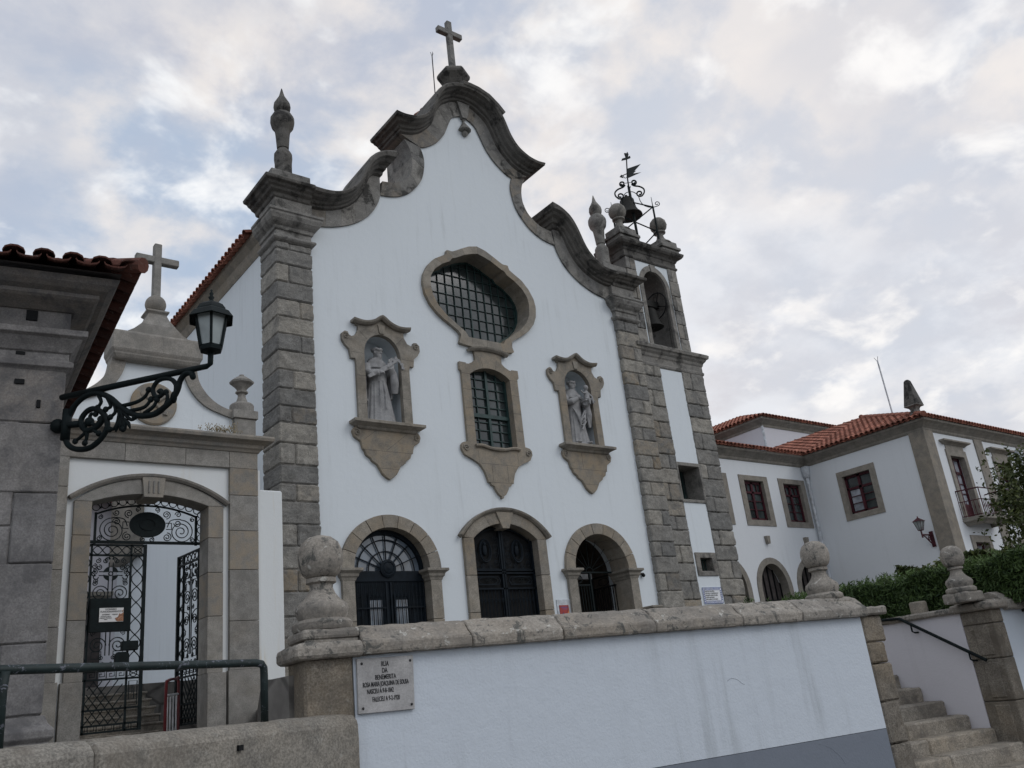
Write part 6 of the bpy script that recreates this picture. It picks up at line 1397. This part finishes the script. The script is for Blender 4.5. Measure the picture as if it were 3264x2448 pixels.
# ================================================================== planting
def leaves(name, mat, pts, size, parent=None, asp=.5, bias=None):
    vs, fs, cs = [], [], []
    for (p, tint) in pts:
        a = V((random.gauss(0, 1), random.gauss(0, 1), random.gauss(0, 1)+(bias or 0))).normalized(); b = a.orthogonal().normalized(); b.rotate(Matrix.Rotation(random.uniform(0, 6.28), 3, a)); c = a.cross(b)
        s = size*random.uniform(.6, 1.3); p = V(p); k = len(vs)
        vs += [tuple(p-a*s), tuple(p+b*s*asp), tuple(p+a*s), tuple(p-b*s*asp)]; fs.append((k, k+1, k+2, k+3)); cs.append(tint)
    me = bpy.data.meshes.new(name); me.from_pydata(vs, [], fs)
    at = me.color_attributes.new('tint', 'FLOAT_COLOR', 'CORNER'); 
    buf = []
    for t_ in cs: buf += [t_, 0, 0, 1]*4
    at.data.foreach_set('color', buf); me.materials.append(M[mat]); o = bpy.data.objects.new(name, me); COL.objects.link(o)
    if parent: par(o, parent)
    return o
def hedge_pts(x0, x1, y0, y1, z0, z1, n, Mx, wob=.06):
    o = []
    for _ in range(n):
        f = random.random(); x = random.uniform(x0, x1); y = random.uniform(y0, y1); z = random.uniform(z0, z1)
        if f < .42: x = x0+abs(random.gauss(0, .09))
        elif f < .8: z = z1-abs(random.gauss(0, .07))
        elif f < .9: y = y0+abs(random.gauss(0, .09))
        q = Mx @ V((x, y, z)); w_ = wob*(sin(3.1*q.x+1.7*q.z)+sin(4.7*q.y+2*q.z+1))
        q += (Mx.to_3x3() @ V((-w_, 0, w_*.7))); o.append((q, max(0, min(1, random.gauss(.38, .22)))))
    for _ in range(n//60):
        x = random.uniform(x0, x1); y = random.uniform(y0, y1); h = random.uniform(.05, .17); lx_, ly_ = random.gauss(0, .05), random.gauss(0, .05)
        for k in range(9): u = k/8; o.append((Mx @ V((x+lx_*u+random.gauss(0, .012), y+ly_*u+random.gauss(0, .012), z1+h*u)), random.uniform(.4, .95)))
    return o
hd = thing('hedge', 'dense dark green clipped cypress hedge behind the steps and side wall', 'hedge', tuple(sp3(11.6, 9, .4)))
pts = hedge_pts(11.3, 12.5, 6.2, 11.2, .45, 1.07, 42000, S)
leaves('foliage', 'hedge', pts, .046, hd, .2, .6)
m = MB(S); m.box(11.45, 12.4, 6.4, 11.1, .4, .98); m.t = (0, 0, 0); m.build('inner_shade', 'foliage_shade', hd)  # dark box stands in for the shade deep in the hedge
for k, (t_, n_, r_, h_) in enumerate(((19.45, 13.0, .42, 1.36), (18.65, 13.1, .40, 1.26), (17.25, 13.3, .22, 1.24))):
    p = V((t_, n_, .4)); sh = thing('shrub', ('bushy green shrub just left of the middle ball finial', 'lower green shrub in front of the middle convent arch', 'small dark spiky shrub at the foot of the bell tower')[k], 'shrub', tuple(p), 'low shrubs before the convent arches')
    pts = []
    for _ in range(2600):
        a = V((random.gauss(0, 1), random.gauss(0, 1), abs(random.gauss(0, 1)))).normalized()*random.uniform(.45, 1.12); pts.append((p+V((a.x*r_*1.6, a.y*r_, a.z*h_)), random.gauss(.5, .25)))
    leaves('foliage', 'hedge', pts, .05, sh, .28)
    m = MB(); m.tube([tuple(p), tuple(p+V((.05, 0, h_*.6)))], [.03, .015], 5); m.build('stem', 'bark', sh)
# tree at the right edge
tp = V((16.95, 6.02, .22)); tr = thing('tree', 'leafy green tree spreading over the right edge before the convent balcony', 'tree', tuple(tp))
m = MB(); m.tube([tuple(tp), tuple(tp+V((.05, 0, .9))), tuple(tp+V((0, .1, 1.6)))], [.13, .1, .07], 8)
cl_ = []
limbs = [((-1.75, -.35, 1.55), .5), ((-1.5, .2, 1.0), .5), ((-1.2, -.6, 2.1), .5), ((-.7, .2, 2.3), .6), ((-.4, -.5, 2.7), .55), ((.2, .2, 2.5), .7), ((-.6, -.2, 1.3), .65), ((-1.1, .3, .7), .5), ((.5, -.4, 1.9), .7), ((-.2, .4, 1.7), .7), ((-1.95, .1, 1.95), .28), ((-1.45, -.1, 2.5), .3), ((-1.9, -.2, 1.1), .3), ((-.9, -.4, 2.75), .28), ((-2.15, -.1, 1.6), .2)]
for (d, r_) in limbs:
    e = tp+V(d); m.tube([tuple(tp+V((0, .05, 1.1+random.uniform(0, .4)))), tuple(tp+V(d)*.55+V((0, 0, .55))), tuple(e)], [.05, .03, .01], 5); cl_.append((e, r_))
m.build('trunk', 'bark', tr)
pts = []
for c, r_ in cl_:
    for _ in range(int(26*(r_/.2)**1.9)):
        sc_ = c+V((random.gauss(0, .5), random.gauss(0, .5), random.gauss(0, .42)))*r_; base = random.gauss(.42, .2)
        for _ in range(7): pts.append((sc_+V((random.gauss(0, .055), random.gauss(0, .055), random.gauss(0, .045))), max(0, min(1, base+random.gauss(0, .15)))))
leaves('crown', 'leaf', pts, .042, tr, .5)
pb = thing('background_trees', 'dark green shrubs filling the gap under the tree right of the hedge', 'shrubs', tuple(sp3(13.5, 8.5, .4)))
pts = hedge_pts(12.7, 15.5, 7.8, 9.5, .45, 1.25, 9000, S, .12); leaves('foliage', 'leaf', pts, .05, pb, .45)
m = MB(S); m.box(13.0, 15.3, 8.1, 9.3, .4, 1.0); m.build('inner_shade', 'foliage_shade', pb)  # dark box paints in the shade behind these leaves
